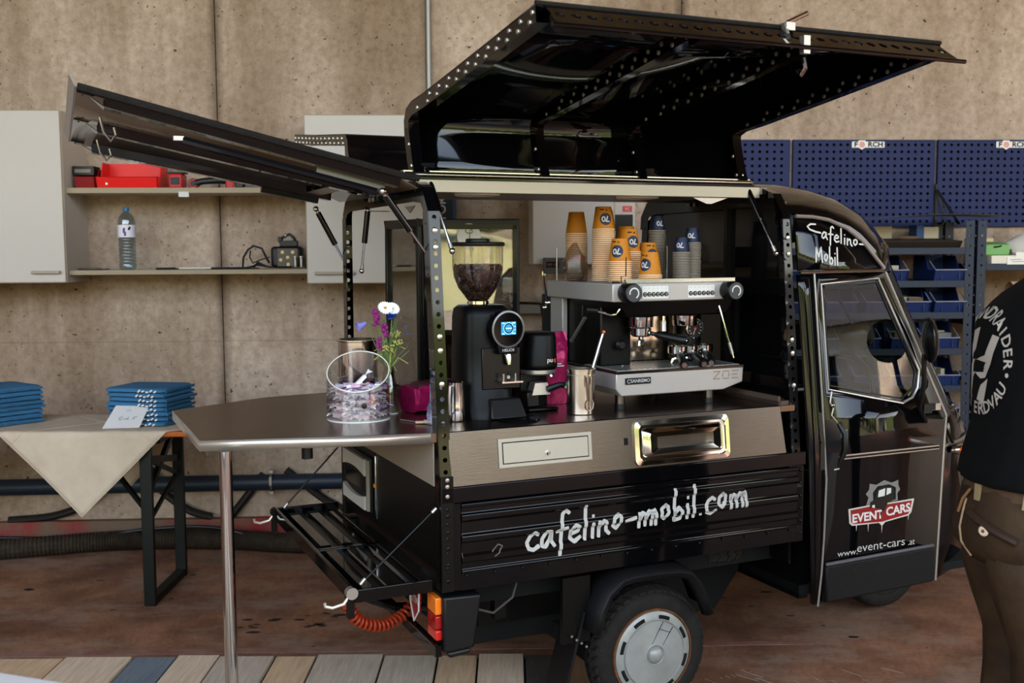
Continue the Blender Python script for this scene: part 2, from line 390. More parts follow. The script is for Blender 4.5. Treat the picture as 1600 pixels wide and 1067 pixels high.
for j in range(7): rows.append([Vector((15+j*3+random.uniform(-.3, .3), -3+i*1.6, (0, .1, 2.6, 4.6, 6.2, 7.0, 7.4)[j]*random.uniform(.85, 1.15)-.05)) for i in range(12)])
f.grid(rows, mat('bush_dark', '#46582E', .8, var=(1.6, .5, '#71834C'))); struct('bank', f)
leaf = mat('bush_leaf', '#42562C', .8, var=(3, .5, '#5C6E3C'))
f = MB()
for i in range(16):
    cx = -34+i*4.5; h = random.uniform(2.4, 4.6)
    rows = []
    for a in range(7):
        ph = PI*a/6; rr = math.sin(ph)*2.5*random.uniform(.85, 1.1)+.01
        rows.append([Vector((cx+rr*math.cos(t*PI/5)*random.uniform(.85, 1.15), -27+rr*math.sin(t*PI/5), 2.3+h/2-math.cos(ph)*h/2)) for t in range(10)])
    f.grid(rows, leaf, closed=True)
struct('hedge', f)
# ================================================================== THE TRUCK  (local frame: x along its length, y across away from us, z up)
truck = thing('coffee_truck', 'black three-wheeled mobile coffee bar truck with raised hatches and a steel counter', 'truck', TRO, TH)
def lean(z): return .10*max(0, z-.87)                   # the upper body leans inwards
def T(name, mb, parent=None, **k): return mb.build(name, parent or truck, **k)
W1 = 1.12                                               # far side
# ---- load bed
f = MB(); f.box((.02, .02, .56), (1.36, W1-.02, .60), blkflat); T('bed_floor', f)
def ribprof(sgn=1, y0=0.0):
    base = [(.545, 0), (.598, 0), (.600, .012), (.606, .012), (.610, .004), (.628, .004), (.634, .014), (.650, .014), (.658, .004), (.672, .004), (.690, .004), (.697, .015), (.712, .015), (.720, .004), (.755, .004), (.763, .015), (.778, .015), (.784, .004), (.800, .004), (.802, .012), (.812, .012), (.815, 0)]
    return [(y0 - sgn*d*.62, z) for z, d in base]
def panel_w(z):
    p = ribprof(); 
    for a, b in zip(p[:-1], p[1:]):
        if a[1] <= z <= b[1]: return a[0] + (b[0]-a[0])*(z-a[1])/max(1e-6, b[1]-a[1])
    return 0
for nm, sg, y0 in (('side_panel', 1, 0), ('side_panel', -1, W1)):
    f = MB(); pr = ribprof(sg, y0); f.prism(pr + [(y0+sg*.016, .815), (y0+sg*.016, .545)], .065, 1.335, 0, blk)
    f.box((.0, min(y0, y0+sg*.016), .545), (.065, max(y0, y0+sg*.016), .815), blk); f.box((1.335, min(y0, y0+sg*.016), .545), (1.365, max(y0, y0+sg*.016), .815), blk)
    if sg == 1:
        for z in (.575, .62, .665, .71, .755, .80): f.ball((.02, -.001, z), .006, blkflat, 5); f.ball((1.35, -.001, z), .006, blkflat, 5)
        for i in range(14): f.ball((.08+i*.094, -.004, .590), .0045, blkflat, 5)
    p = T('side_panel', f, bevel=.002)
f = MB(); f.box((.0, -.004, .817), (1.37, .02, .866), blk); f.box((.0, W1-.02, .817), (1.37, W1+.004, .866), blk); f.box((1.3, .0, .6), (1.36, W1, .866), blkflat)
T('bed_rail', f, bevel=.003)
f = MB(); f.box((.012, .03, .60), (.03, W1-.03, .866), blkflat); T('rear_bulkhead', f)
# ---- chassis under the bed
f = MB(); f.box((.02, .16, .44), (1.5, .24, .56), dark); f.box((.02, .88, .44), (1.5, .96, .56), dark); f.box((.55, .1, .2), (1.0, 1.0, .26), dark); f.box((.25, .32, .3), (.72, .85, .5), blkflat)
f.tube([(.76, .1, .225), (.76, 1.02, .225)], .03, dark); T('chassis', f)
f = MB(); f.prism([(.10, .5), (.10, .32), (.22, .22), (1.25, .20), (1.36, .34), (1.36, .5)], .36, 1.0, 1, dark); T('underbody_blocker', f, bevel=.01)  # added dark block, keeps light and the lit floor out of the gap under the bed
f = MB(); f.box((.26, .2, .36), (.30, .24, .50), blkflat); f.tube([(.12, .03, .47), (.19, .05, .44), (.27, .08, .47), (.30, .1, .53)], .004, mat('grey_cable', '#3E3A36', .5)); T('brake_cable', f)
f = MB(); f.box((.33, .18, .47), (.39, .24, .52), mat('blue_cap', '#1F5F9A', .4)); f.lathe([(.02, 0), (.03, .03), (.012, .04)], (.36, .21, .52), satin, 10); T('fluid_reservoir', f)
# ---- counter
f = MB(); f.prism([(.03, .018), (1.335, .018), (1.335, 1.08), (.03, 1.08)], 1.008, 1.031, 2, steeltop); T('counter_top', f, bevel=.002)
f = MB(); f.hexa([(.035, -.003, .866), (1.285, -.003, .866), (1.285, .012, .866), (.035, .012, .866), (.03, .016, 1.031), (1.268, .016, 1.031), (1.268, .03, 1.031), (.03, .03, 1.031)], steel); T('counter_front', f, bevel=.002)
f = MB(); f.box((-.004, .05, .862), (.01, .95, 1.008), mat('rear_steel', '#9A8C7E', .45, .4, bump=(9, .04, (1.5, 60, 60)))); T('rear_counter_panel', f, bevel=.0015)
f = MB(); f.prism([(-.667, .20), (-.667, .842), (-.31, 1.035), (.03, 1.08), (.03, .025), (-.02, .025), (-.365, .115)], 1.001, 1.032, 2, steeltop); leafp = T('counter_leaf', f, bevel=.002)
f = MB(); pl = [(-.02, .025), (-.365, .115), (-.667, .20), (-.667, .842), (-.31, 1.035)]
f.grid([[Vector((x, y, 1.000)) for x, y in pl], [Vector((x, y, 1.0315)) for x, y in pl]], mat('bright_steel_edge', '#B8AFA4', .3, .8)); f.build('leaf_edge', leafp, solid=.003)
lx, lw = -.60, .17
f = MB(); f.lathe([(.019, 0), (.019, .998)], (lx, lw, .003), chrome, 20); f.lathe([(.035, 0), (.035, .012), (.02, .014)], (lx, lw, 0), chrome, 20); T('folding_leg', f)
f = MB(); f.lathe([(.018, .93), (.018, .998)], (-.33, .30, .003), blkplast, 14); T('leg_socket', f)
# cash drawer, waste chute
def fw_(l, z): return Vector((l, -.003 + .019*(z-.866)/.165, z))      # a point on the leaning front plate
lac = mat('grey_beige_enamel', '#A39A8A', .4)
f = MB()
def slab(x0, z0, x1, z1, t, m, mb):
    a = [fw_(x0, z0), fw_(x1, z0), fw_(x1, z1), fw_(x0, z1)]; o = Vector((0, -t, 0)); mb.hexa([a[0]+o, a[1]+o, a[1], a[0], a[3]+o, a[2]+o, a[2], a[3]], m)
slab(.192, .910, .516, .999, .004, lac, f); dr = T('cash_drawer', f, bevel=.001)
f = MB(); slab(.204, .921, .504, .988, .0046, dark, f); f.build('drawer_gap', dr)
f = MB(); slab(.207, .924, .501, .985, .007, lac, f); f.build('drawer_front', dr, bevel=.001)
f = MB(); f.lathe([(.012, 0), (.012, .005), (.007, .006), (.0069, .003), (.001, .003)], (.356, .004, .942), satin, 16, NEARC); f.box((.3545, -.004, .938), (.3575, 0, .946), dark); f.build('drawer_lock', dr)
f = MB()
def ring(mb, rects, m):
    """nested rounded rectangles (x0,z0,x1,z1,r,depth) lofted into a pressed frame"""
    rows = []
    for (x0, z0, x1, z1, r, d) in rects: rows.append([fw_(x, z) + Vector((0, -d, 0)) for x, z in rrect(x0, z0, x1, z1, r)])
    mb.grid(rows, m, closed=True)
ring(f, [(.673, .875, 1.043, 1.020, .02, 0), (.673, .875, 1.043, 1.020, .02, .008), (.688, .889, 1.028, 1.006, .018, .010), (.690, .891, 1.026, 1.004, .018, .006), (.70, .90, 1.016, .996, .016, .006), (.703, .903, 1.013, .993, .016, .012), (.722, .915, .994, .983, .01, .026), (.748, .930, .968, .968, .004, .024), (.750, .932, .966, .966, .004, -.02), (.752, .934, .964, .964, .004, -.02), (.855, .948, .860, .950, .0005, -.02)], mat('pressed_chrome', '#D8D2C8', .09, 1))
T('waste_chute', f)
f = MB(); slab(.637, .945, .651, .968, .0008, dark, f); T('counter_switch', f)
# ---- lettering on the side
GL = {
 'c': (.52, [[(.46, .42), (.34, .5), (.18, .42), (.06, .24), (.1, .06), (.26, 0), (.46, .08)]]),
 'a': (.56, [[(.4, .44), (.24, .46), (.08, .26), (.06, .06), (.18, .02), (.34, .2), (.42, .44), (.4, .16), (.5, 0)]]),
 'f': (.46, [[(.5, .9), (.38, 1.0), (.26, .9), (.22, .5), (.18, 0), (.16, -.34)], [(.04, .4), (.42, .46)]]),
 'e': (.5, [[(.08, .24), (.36, .3), (.4, .42), (.26, .5), (.1, .36), (.06, .12), (.2, 0), (.44, .1)]]),
 'l': (.28, [[(.14, 1.02), (.13, .5), (.1, 0)]]),
 'i': (.26, [[(.13, .44), (.11, 0)], [(.15, .64), (.15, .67)]]),
 'n': (.54, [[(.1, .46), (.08, 0)], [(.09, .26), (.26, .46), (.36, .4), (.36, .14), (.48, .02)]]),
 'o': (.5, [[(.3, .56), (.12, .46), (.08, .24), (.2, .14), (.36, .3), (.38, .48), (.26, .56)]]),
 '-': (.5, [[(.06, .3), (.44, .36)]]),
 'm': (.86, [[(.1, .46), (.08, .02)], [(.1, .3), (.22, .46), (.32, .4), (.32, .04)], [(.33, .3), (.48, .48), (.58, .4), (.56, .02)], [(.58, .4), (.62, .46)], [(.58, .34), (.7, .48), (.74, .3), (.74, .0)]]),
 'b': (.52, [[(.14, 1.0), (.1, .02)], [(.1, .24), (.3, .4), (.42, .24), (.34, .04), (.1, .02)]]),
 '.': (.26, [[(.1, .04), (.13, .04)]]),
 'M': (.9, [[(.1, 0), (.16, .85)], [(.16, .85), (.4, .3), (.66, .9), (.74, .02)]]),
 'C': (.9, [[(.9, .62), (.6, .95), (.16, .86), (.02, .66), (.2, .52), (.9, .36)]]),
}
def word(wd_, x0, y0, sx, sy, wsp=1.0):
    out = []; x = x0
    for ch in wd_:
        if ch == ' ': x += .35*sx; continue
        a, ls = GL[ch]
        for ln in ls: out.append([(x+px*sx, y0+py*sy) for px, py in ln])
        x += a*sx*wsp
    return out, x
ls, xe = word('cafelino-mobil.com', 0, 0, 1, 1)
k = (1.125-.277)/xe
f = MB(); ls, _ = word('cafelino-mobil.com', .277, 0, k, .105)
f.strokes([[(x, y+.642+(x-.277)*.066) for x, y in ln] for ln in ls], lambda x, z: Vector((x, panel_w(z)-.0012, z)), .0125, offwhite, .15, (1, .66, .33, 0, -.33, -.66, -1)); T('web_address_lettering', f)
f = MB(); f.strokes([[(.165, .655), (.185, .675), (.20, .668), (.185, .648), (.172, .64)]], lambda x, z: Vector((x, panel_w(z)-.001, z)), .004, mat('worn_ring', '#4E4B49', .5)); T('scuff_mark', f)
# ---- perforated posts
greenish = blk
def angle_post(name, l0, w0, w1, z0, z1, sgn, face=1, width=.036, wid2=.045):
    """L-section post; corner at (l0, w(z)); side face towards -y (sgn=1) or +y (sgn=-1) with holes, other face looks back (-x) with bolts"""
    f = MB(); p = Vector((l0+face*width/2, w0, z0)); q = Vector((l0+face*width/2, w1, z1))
    f.perforated(p, q, (1, 0, 0), width, blk, .0355, .0075)
    d = sgn*wid2; f.perforated(Vector((l0, w0+d/2, z0)), Vector((l0, w1+d/2, z1)), (0, 1, 0), wid2, blk, .071, .004)
    o = T(name, f, solid=.003)
    for i in range(5):
        g = MB(); t = (.93, .87, .55, .50, .38)[i]; c = p.lerp(q, t); g.lathe([(.0085, 0), (.0085, .003), (.004, .005)], c + Vector((0, -sgn*.002, 0)), mat('zinc_bolt', '#C9C3B6', .3, .9), 8, NEARC if sgn == 1 else None)
        g.build('bolt', o)
    return o
angle_post('rear_post', .0, .0, .083, .858, 1.695, 1)
angle_post('rear_post', .0, 1.045, 1.04, .866, 1.70, -1)
angle_post('front_post', 1.318, .0, .083, .74, 1.68, 1, wid2=.03)
angle_post('front_post', 1.318, 1.10, 1.02, .74, 1.70, -1)
f = MB(); f.box((.0, -.004, .545), (.04, .05, .90), blkflat)
for z in (.58, .63, .68, .73, .78, .84, .87, .89): f.lathe([(.007, 0), (.007, .002), (.003, .003)], (.02, -.004, z), satin if z > .8 else blkflat, 8, NEARC)
T('post_foot', f, bevel=.002)
f = MB(); f.box((.0, W1-.05, .545), (.04, W1+.004, .90), blkflat); T('post_foot', f, bevel=.002)
# arch over the rear opening and over the cab wall: flat frame plates
def archplate(l, name):
    out = [(.083, 1.66), (.088, 1.70), (.14, 1.772), (.2, 1.792), (.93, 1.792), (.99, 1.772), (1.035, 1.715), (1.04, 1.66)]
    inn = [(1.0, 1.66), (.995, 1.69), (.975, 1.712), (.93, 1.722), (.22, 1.728), (.15, 1.722), (.128, 1.70), (.122, 1.66)]
    f = MB(); n = len(out); vs = [Vector((l+dx, y, z)) for dx in (0, .004) for y, z in out+inn]; N = 2*n
    fs = []
    for i in range(n-1):
        a, b, c, d = i, i+1, N-2-i, N-1-i; fs += [(a, b, c, d), (N+d, N+c, N+b, N+a)]
    for i in range(N): fs.append((i, N+i, N+(i+1) % N, (i+1) % N))
    f.add(vs, fs, blk)
    rows = [[Vector((l+dx, y, z)) for y, z in out] for dx in (0, .036)]; f.grid(rows, blk)
    for y in (.62, .66): f.lathe([(.008, 0), (.008, .004), (.004, .006)], (l-.005, y, 1.752), satin, 8, Matrix.Rotation(R(-90), 3, 'Y'))
    return T(name, f)
archplate(0.0, 'rear_arch'); archplate(1.318, 'front_arch')
f = MB(); f.box((.06, .88, 1.722), (.14, .93, 1.724), blkflat); f.prism([(.35, 1.722), (.45, 1.722), (.40, 1.70)], .05, .054, 0, satin); T('frame_bracket', f)
f = MB(); f.prism([(1.02, 1.757), (1.17, 1.757), (1.10, 1.735), (1.08, 1.735)], .20, .203, 1, satin); T('frame_bracket', f)
# ---- middle strip of roof with two spot lamps in its underside
f = MB(); f.box((.0, .2, 1.772), (1.34, .92, 1.795), mat('roof_lining', '#8E8277', .4)); T('roof_panel', f)
f = MB(); f.box((.0, .19, 1.757), (1.30, .206, 1.797), mat('aluminium_strip', '#8E887C', .42, .9)); T('roof_edge_strip', f, bevel=.002)
for l in (.30, .93):
    f = MB(); f.lathe([(.055, -.004), (.075, -.010), (.078, -.004), (.078, .002)], (l, .42, 1.770), mat('lamp_white', '#E8E2D8', .4), 24); T('spot_lamp', f)
# ---- gull hatches.  profile points in (w, z): hinge, upright strip, shoulder, lip
def hatch(name, flip, pts, l0, l1):
    Y = (lambda y: y) if not flip else (lambda y: 1.12-y)
    f = MB(); rows = [[Vector((l, Y(y), z)) for y, z in pts] for l in (l0, l1)]; f.grid(rows, blk); o = T(name, f, solid=.004, smooth=50)
    # ribs: channel section with bolt heads and flanged edges
    n = len(pts)
    def nrm(i):
        a = Vector(pts[max(0, i-1)]); b = Vector(pts[min(n-1, i+1)]); d = (b-a).normalized(); return Vector((-d.y, d.x)) if not flip or True else None
    for j, l in enumerate((l0+.018, l0+(l1-l0)*.36, l0+(l1-l0)*.655, l1-.018)):
        g = MB(); wd = .036 if j in (0, 3) else .032
        for i in range(n-1):
            for sx in (-1, 1): pass
        sgn = 1
        inner = [(Vector(p) + nrm(i)*(.042)) for i, p in enumerate(pts)]
        rw = []
        for (dx, q) in ((-wd/2, 0), (-wd/2, 1), (wd/2, 1), (wd/2, 0)):
            rw.append([Vector((l+dx, Y((inner[i] if q else Vector(p)).x), (inner[i] if q else Vector(p)).y)) for i, p in enumerate(pts)])
        g.grid(rw, blk); rb = g.build('hatch_rib', o)
        b = MB()
        for i in range(n-1):
            a, c = Vector(pts[i]), Vector(pts[i+1]); k = int((c-a).length/.062)
            for t in range(k):
                tt = (t+.5)/k
                for dd in ((.03,) if i < n-4 else (.014, .032)):
                    q = a.lerp(c, tt + (.25/k if dd == .014 else 0)) + (nrm(i)*(1-tt)+nrm(i+1)*tt)*dd
                    b.lathe([(.0066, 0), (.006, .0028), (.002, .004)], Vector((l-wd/2-.0005, Y(q.x), q.y)), mat('bolt_head', '#B9B4AC', .3, .9), 6, Matrix.Rotation(R(-90), 3, 'Y'))
        if len(b.f): bb = b.build('rib_bolt', rb); bb['kind'] = 'stuff'
    return o
HP = [(.245, 1.80), (.268, 1.86), (.292, 1.94), (.296, 1.985), (.275, 2.018), (.225, 2.036), (.12, 2.046), (-.12, 2.076), (-.40, 2.112), (-.665, 2.147)]
nh = hatch('serving_hatch', False, HP, .0, 1.262)
f = MB(); a = Vector((-.665, 2.147)); d = Vector((-.09, -.062))
lipz = [Vector((l, a.x, a.y)) for l in (0, 1.262)]; lip2 = [Vector((l, a.x+d.x, a.y+d.y)) for l in (0, 1.262)]
c0 = (lipz[0]+lip2[0])/2; c1 = (lipz[1]+lip2[1])/2
f.perforated(c0+Vector((.02, 0, 0)), c1-Vector((.02, 0, 0)), (0, d.x, d.y), d.length*.98, blk, .042, .013); f.build('hatch_lip', nh, solid=.004)
f = MB(); f.tube([lip2[0], lip2[1]], .006, blk); f.tube([lipz[0]+Vector((0, 0, .004)), lipz[1]+Vector((0, 0, .004))], .006, rubber); f.build('lip_bead', nh)
f = MB(); lx = .72; f.beam((lx-.012, -.70, 2.10), (lx-.012, -.68, 2.155), .01, .01, satin); f.box((lx-.014, -.69, 2.14), (lx+.014, -.66, 2.16), satin); f.box((lx-.010, -.755, 2.07), (lx+.010, -.738, 2.115), satin); f.tube([(lx, -.742, 2.06), (lx, -.75, 2.035), (lx, -.735, 2.02), (lx, -.72, 2.035)], .006, chrome); f.tube([(lx-.005, -.68, 2.16), (lx+.045, -.70, 2.185)], .006, chrome); f.build('hatch_latch', nh)
fh = hatch('far_hatch', True, [(.245, 1.80), (.20, 1.88), (.17, 1.95), (.165, 1.985), (.14, 2.01), (-.3, 2.05), (-.69, 2.09)], .0, 1.262)
f = MB(); f.perforated((.0, 1.52, 2.03), (.0, 1.28, 2.012), (0, 0, 1), .03, blk, .022, .005); f.build('hatch_flange', fh, solid=.003)
# hinge rails along the roof
alu = mat('hinge_aluminium', '#B9B4A8', .18, 1)
f = MB(); f.box((-.03, .215, 1.806), (1.275, .25, 1.826), alu); f.tube([(-.03, .205, 1.812), (1.275, .205, 1.812)], .009, alu); f.box((-.03, .19, 1.796), (1.275, .21, 1.804), blk); T('hinge_rail', f, bevel=.001)
f = MB(); f.box((-.03, .87, 1.796), (1.275, .905, 1.826), alu); T('hinge_rail', f)
# ---- rear hatch, propped up behind
RN = [(-.015, .13, 1.785), (-.965, .08, 2.005)]; RF = [(-.015, 1.02, 1.782), (-.95, 1.07, 1.955)]
def rp(u, v, h=0):
    """u 0..1 from hinge to tip, v 0..1 from near to far, h below the sheet"""
    a = Vector(RN[0]).lerp(Vector(RN[1]), u); b = Vector(RF[0]).lerp(Vector(RF[1]), u); return a.lerp(b, v) + Vector((0, 0, -h))
f = MB(); f.grid([[rp(u, v) + Vector((0, 0, -.02*max(0, .08-u)/.08)) for u in (0, .04, .1, .5, 1)] for v in (0, .5, 1)], mat('brown_reflection_sheet', '#6A5A4C', .16, .35, 0)); rh = T('rear_hatch', f, solid=.004)  # brown reflection of the wall is put into the sheet's base colour
f = MB(); f.hexa([rp(1, 0, .0), rp(1, 1, .0), rp(1, 1, .0)+Vector((-.006, 0, .003)), rp(1, 0, 0)+Vector((-.006, 0, .003)), rp(1, 0)+Vector((-.014, 0, .034)), rp(1, 1)+Vector((-.014, 0, .034)), rp(1, 1)+Vector((-.019, 0, .034)), rp(1, 0)+Vector((-.019, 0, .034))], mat('grey_flange', '#7D736B', .4)); f.build('tip_flange', rh)
sheet2 = mat('taupe_sheet', '#54483F', .12, 0, .5)
for v in (.03, .47, .93):
    g = MB(); wv = .046
    g.grid([[rp(u, v+s_*wv*.75, h_) for s_, h_ in ((-1, .0), (-.75, .03))] for u in (.06, .93)], blk); g.grid([[rp(u, v+s_*wv*.75, h_) for s_, h_ in ((1, .0), (.75, .03))] for u in (.06, .93)], blk)
    g.perforated(rp(.06, v, .03), rp(.93, v, .03), (0, 1, 0), wv*.75*2*.75*.95, blk, .05, .0052)
    g.grid([[rp(.93, v-wv*.55, .03), rp(.93, v+wv*.55, .03)], [rp(.965, v-.004, .01), rp(.965, v+.004, .01)]], blk)
    g.build('hatch_channel', rh, solid=.002)
    g = MB(); g.beam(rp(.955, v, .004), rp(1.0, v, .004), .006, .006, blkflat); g.beam(rp(.985, v-.02, .006), rp(.985, v+.02, .006), .006, .006, blkflat); g.build('channel_pin', rh)
f = MB(); f.tube([rp(0, -.01, -.01), rp(.05, -.015, -.004), rp(.5, -.015, 0), rp(1, -.01, 0)], .011, rubber); f.build('rubber_seal', rh)
f = MB(); f.tube([rp(.13, .04, .058), rp(.72, .04, .058)], .012, mat('gas_tube_black', '#15161A', .12, .4, .5)); f.box(tuple(rp(.73, .04, .062)-Vector((.014, .008, 0))), tuple(rp(.73, .04, .05)+Vector((.014, .008, 0))), satin); f.build('locking_bar', rh)
for v, u in ((.3, .93), (.75, .92)):
    f = MB(); f.tube([rp(u, v, .01), rp(u-.01, v, .05), rp(u-.03, v+.01, .07), rp(u-.045, v, .05), rp(u-.04, v, .03)], .004, satin); f.build('catch_hook', rh)
f = MB(); f.perforated(rp(.13, .42, .02), rp(.13, .95, .02), rp(.2, .5)-rp(.13, .5), .05, satin, .03, .008); f.build('slotted_plate', rh, solid=.002)
for v in (.05, .95):
    f = MB(); f.beam(rp(.10, v, .03), rp(.32, v, .03), .03, .035, blkflat if v > .5 else mat('grey_bracket', '#4B4A44', .3, .5)); f.build('strut_bracket', rh)
# ---- gas struts
def strut(a, b, name='gas_strut', r=.011, frac=.56):
    a, b = Vector(a), Vector(b); f = MB(); m = a.lerp(b, frac); f.tube([a.lerp(b, .06), m], r, blk, 12); f.tube([m, b], r*.42, chrome, 8)
    f.ball(a, r*1.05, chrome, 6); f.tube([a, a.lerp(b, .08)], r*.6, chrome); f.ball(b, r*.95, chrome, 6); f.tube([b, b.lerp(a, .09)], r*.62, satin); return T(name, f)
strut((-.135, .10, 1.752), (.02, .115, 1.545)); strut((-.10, 1.05, 1.735), (.03, 1.055, 1.495))
strut((.04, .225, 1.842), (.085, .105, 1.575)); strut((1.245, .225, 1.838), (1.302, .095, 1.56)); strut((.08, .97, 1.74), (.06, 1.0, 1.50))
f = MB(); f.tube([(.03, .225, 1.842), (.07, .21, 1.842)], .009, blkflat); T('strut_pin', f)
# ---- rear: equipment behind the tailgate
f = MB(); f.box((.0, .68, .60), (.012, 1.06, .86), blkflat); f.box((.0, .04, .60), (.012, .66, .86), blkflat); f.box((-.004, .655, .62), (.004, .665, .85), chrome); T('rear_locker_door', f, bevel=.002)
f = MB(); f.box((-.008, .655, .735), (.0, .668, .748), mat('amber_tag', '#C8861E', .4)); T('amber_seal', f)
dv = T('microwave_oven', MB().box((-.012, .69, .635), (.0, 1.03, .835), blkplast), bevel=.003)
f = MB()
for z0, z1, bow in ((.765, .825, -1), (.64, .69, 1)):
    n = 8; top = []; bot = []
    for i in range(n+1):
        t = i/n; y = .725+.285*t; b = .016*(1-(2*t-1)**2)
        top.append((y, z1 + (0 if bow < 0 else -b))); bot.append((y, z0 + (b if bow < 0 else 0)))
    f.prism(bot + top[::-1], -.026, -.010, 0, mat('silver_grey_plastic', '#B7B0A9', .35))
f.box((-.022, .70, .64), (-.01, .712, .825), mat('beige_edge', '#8C8274', .4)); f.build('oven_door_trim', dv)
f = MB(); f.box((-.014, .725, .70), (-.0115, 1.01, .755), mat('oven_glass', '#0B0A0A', .08)); f.build('oven_window', dv)
# ---- tailgate folded down on two stays
f = MB(); zt0, zt1 = .575, .585
GA, GB = (-.02, .578), (-.27, .575)                     # hinge and outer edge (x, z)
def gx(u): return GA[0]+(GB[0]-GA[0])*u
def gz(u): return GA[1]+(GB[1]-GA[1])*u
f.box((-.27, .03, .553), (-.02, 1.10, .558), blkflat)
tg = T('tailgate', f)
f = MB(); f.box((-.275, .02, .545), (-.262, 1.11, .592), blk); f.box((-.27, .02, .545), (-.02, .028, .585), blk); f.box((-.27, 1.102, .545), (-.02, 1.11, .59), blk); f.box((-.045, .03, .553), (-.03, 1.10, .572), blk); f.box((-.26, .52, .556), (-.03, .545, .572), blk); f.build('tailgate_rim', tg, bevel=.003)
for x0, x1 in ((-.235, -.185), (-.16, -.11), (-.085, -.055)):
    f = MB(); f.prism([(x0, .558), (x0+.008, .572), (x1-.008, .572), (x1, .558)], .06, .50, 1, blk); f.prism([(x0, .558), (x0+.008, .572), (x1-.008, .572), (x1, .558)], .57, 1.07, 1, blk); f.build('tailgate_rib', tg)
for y0, y1 in ((.045, .03), (1.085, 1.06)):
    f = MB(); f.tube([(-.24, y0, .592), (-.122, (y0+y1)/2, .717 if y0 > .5 else .696), (-.004, y1, .842 if y0 > .5 else .80)], .0035, blkflat); f.tube([(-.24, y0, .592), (-.225, y0, .608)], .006, satin); f.tube([(-.018, y1, .83 if y0 > .5 else .788), (-.004, y1, .842 if y0 > .5 else .80)], .006, satin); T('tailgate_stay', f)
for y in (.03, 1.10):
    f = MB(); f.lathe([(.018, -.012), (.018, .012)], (-.272, y, .575), blkflat if y > .5 else satin, 12, NEARC); f.tube([(-.275, y, .57), (-.295, y, .545), (-.33, y, .538), (-.35, y, .545), (-.352, y, .556)], .005, mat('worn_hook', '#C9C2B4', .35, .6)); f.box((-.285, y-.008, .50), (-.265, y+.012, .56), blkflat); T('tailgate_catch', f)
# ---- rear lamps, badge, bumper
for y0, y1 in ((-.015, .09), (1.03, 1.135)):
    f = MB(); f.hexa([(.0, y0, .36), (.10, y0, .365), (.10, y1, .365), (.0, y1, .36), (.0, y0, .535), (.125, y0, .530), (.125, y1, .53), (.0, y1, .535)], blkplast)
    f.prism([(.01, .36), (.095, .365), (.085, .345), (.02, .34)], y0+.005, y1-.005, 1, blkplast); lh = T('rear_lamp_housing', f, bevel=.008, seg=3)
    for za, zb, hx in ((.475, .53, '#E0701A'), (.43, .474, '#8E1310'), (.395, .429, '#B81E14')):
        f = MB(); f.box((-.018, y0+.022, za), (.004, y1-.008, zb-.002), mat('lens_'+hx[1:], hx, .12, 0, .6)); f.build('lamp_lens', lh, bevel=.004)
f = MB(); f.prism([(.12, .515), (.20, .515), (.205, .47), (.17, .41), (.125, .455)], -.03, -.024, 0, mat('badge_red', '#8E1418', .3)); bd = T('rear_badge', f, bevel=.001)
f = MB(); pts = [(.12, .515), (.20, .515), (.205, .47), (.17, .41), (.125, .455)]
f.tube([(-.031, y, z) for y, z in pts], .003, white, 6, closed=True); f.build('badge_rim', bd)
BACK = Matrix(((0, 0, -1), (-1, 0, 0), (0, 1, 0)))
text('badge_letters', 'ETM', .034, white, bd, (-.0315, .162, .482), BACK, bold=.0008)
f = MB(); f.beam((-.012, .0, .365), (-.012, 1.12, .365), .02, .035, blk); f.tube([(-.02, .0, .385), (-.02, 1.12, .385)], .006, blk); f.tube([(.1, .30, .40), (-.06, .29, .42), (-.16, .29, .47), (-.20, .30, .53)], .016, blk, 10); T('rear_bumper', f)
# ================================================================== CAB
def cw(z): return lean(z)*.95
def outer(l, z): return Vector((l, cw(z), z))
def shell(mb, poly, holes, m, t0=0.0, far=False):
    mb.plate(poly, holes, (lambda l, z: Vector((l, W1-(cw(z)-t0), z))) if far else (lambda l, z: Vector((l, cw(z)-t0, z))), m)
def subdiv(poly, n=4):
    out = []
    for i, p in enumerate(poly):
        q = poly[(i+1) % len(poly)]
        out += [(p[0]+(q[0]-p[0])*k/n, p[1]+(q[1]-p[1])*k/n) for k in range(n)]
    return out
DOOR = [(1.455, .31), (1.46, .73), (1.45, 1.05), (1.438, 1.485), (1.752, 1.492), (1.80, 1.40), (2.022, .945), (2.008, .85), (1.985, .325)]
WIN = [(1.474, 1.075), (1.462, 1.452), (1.728, 1.466), (1.905, 1.125), (1.893, 1.06), (1.866, 1.024), (1.82, 1.008)]
door = None
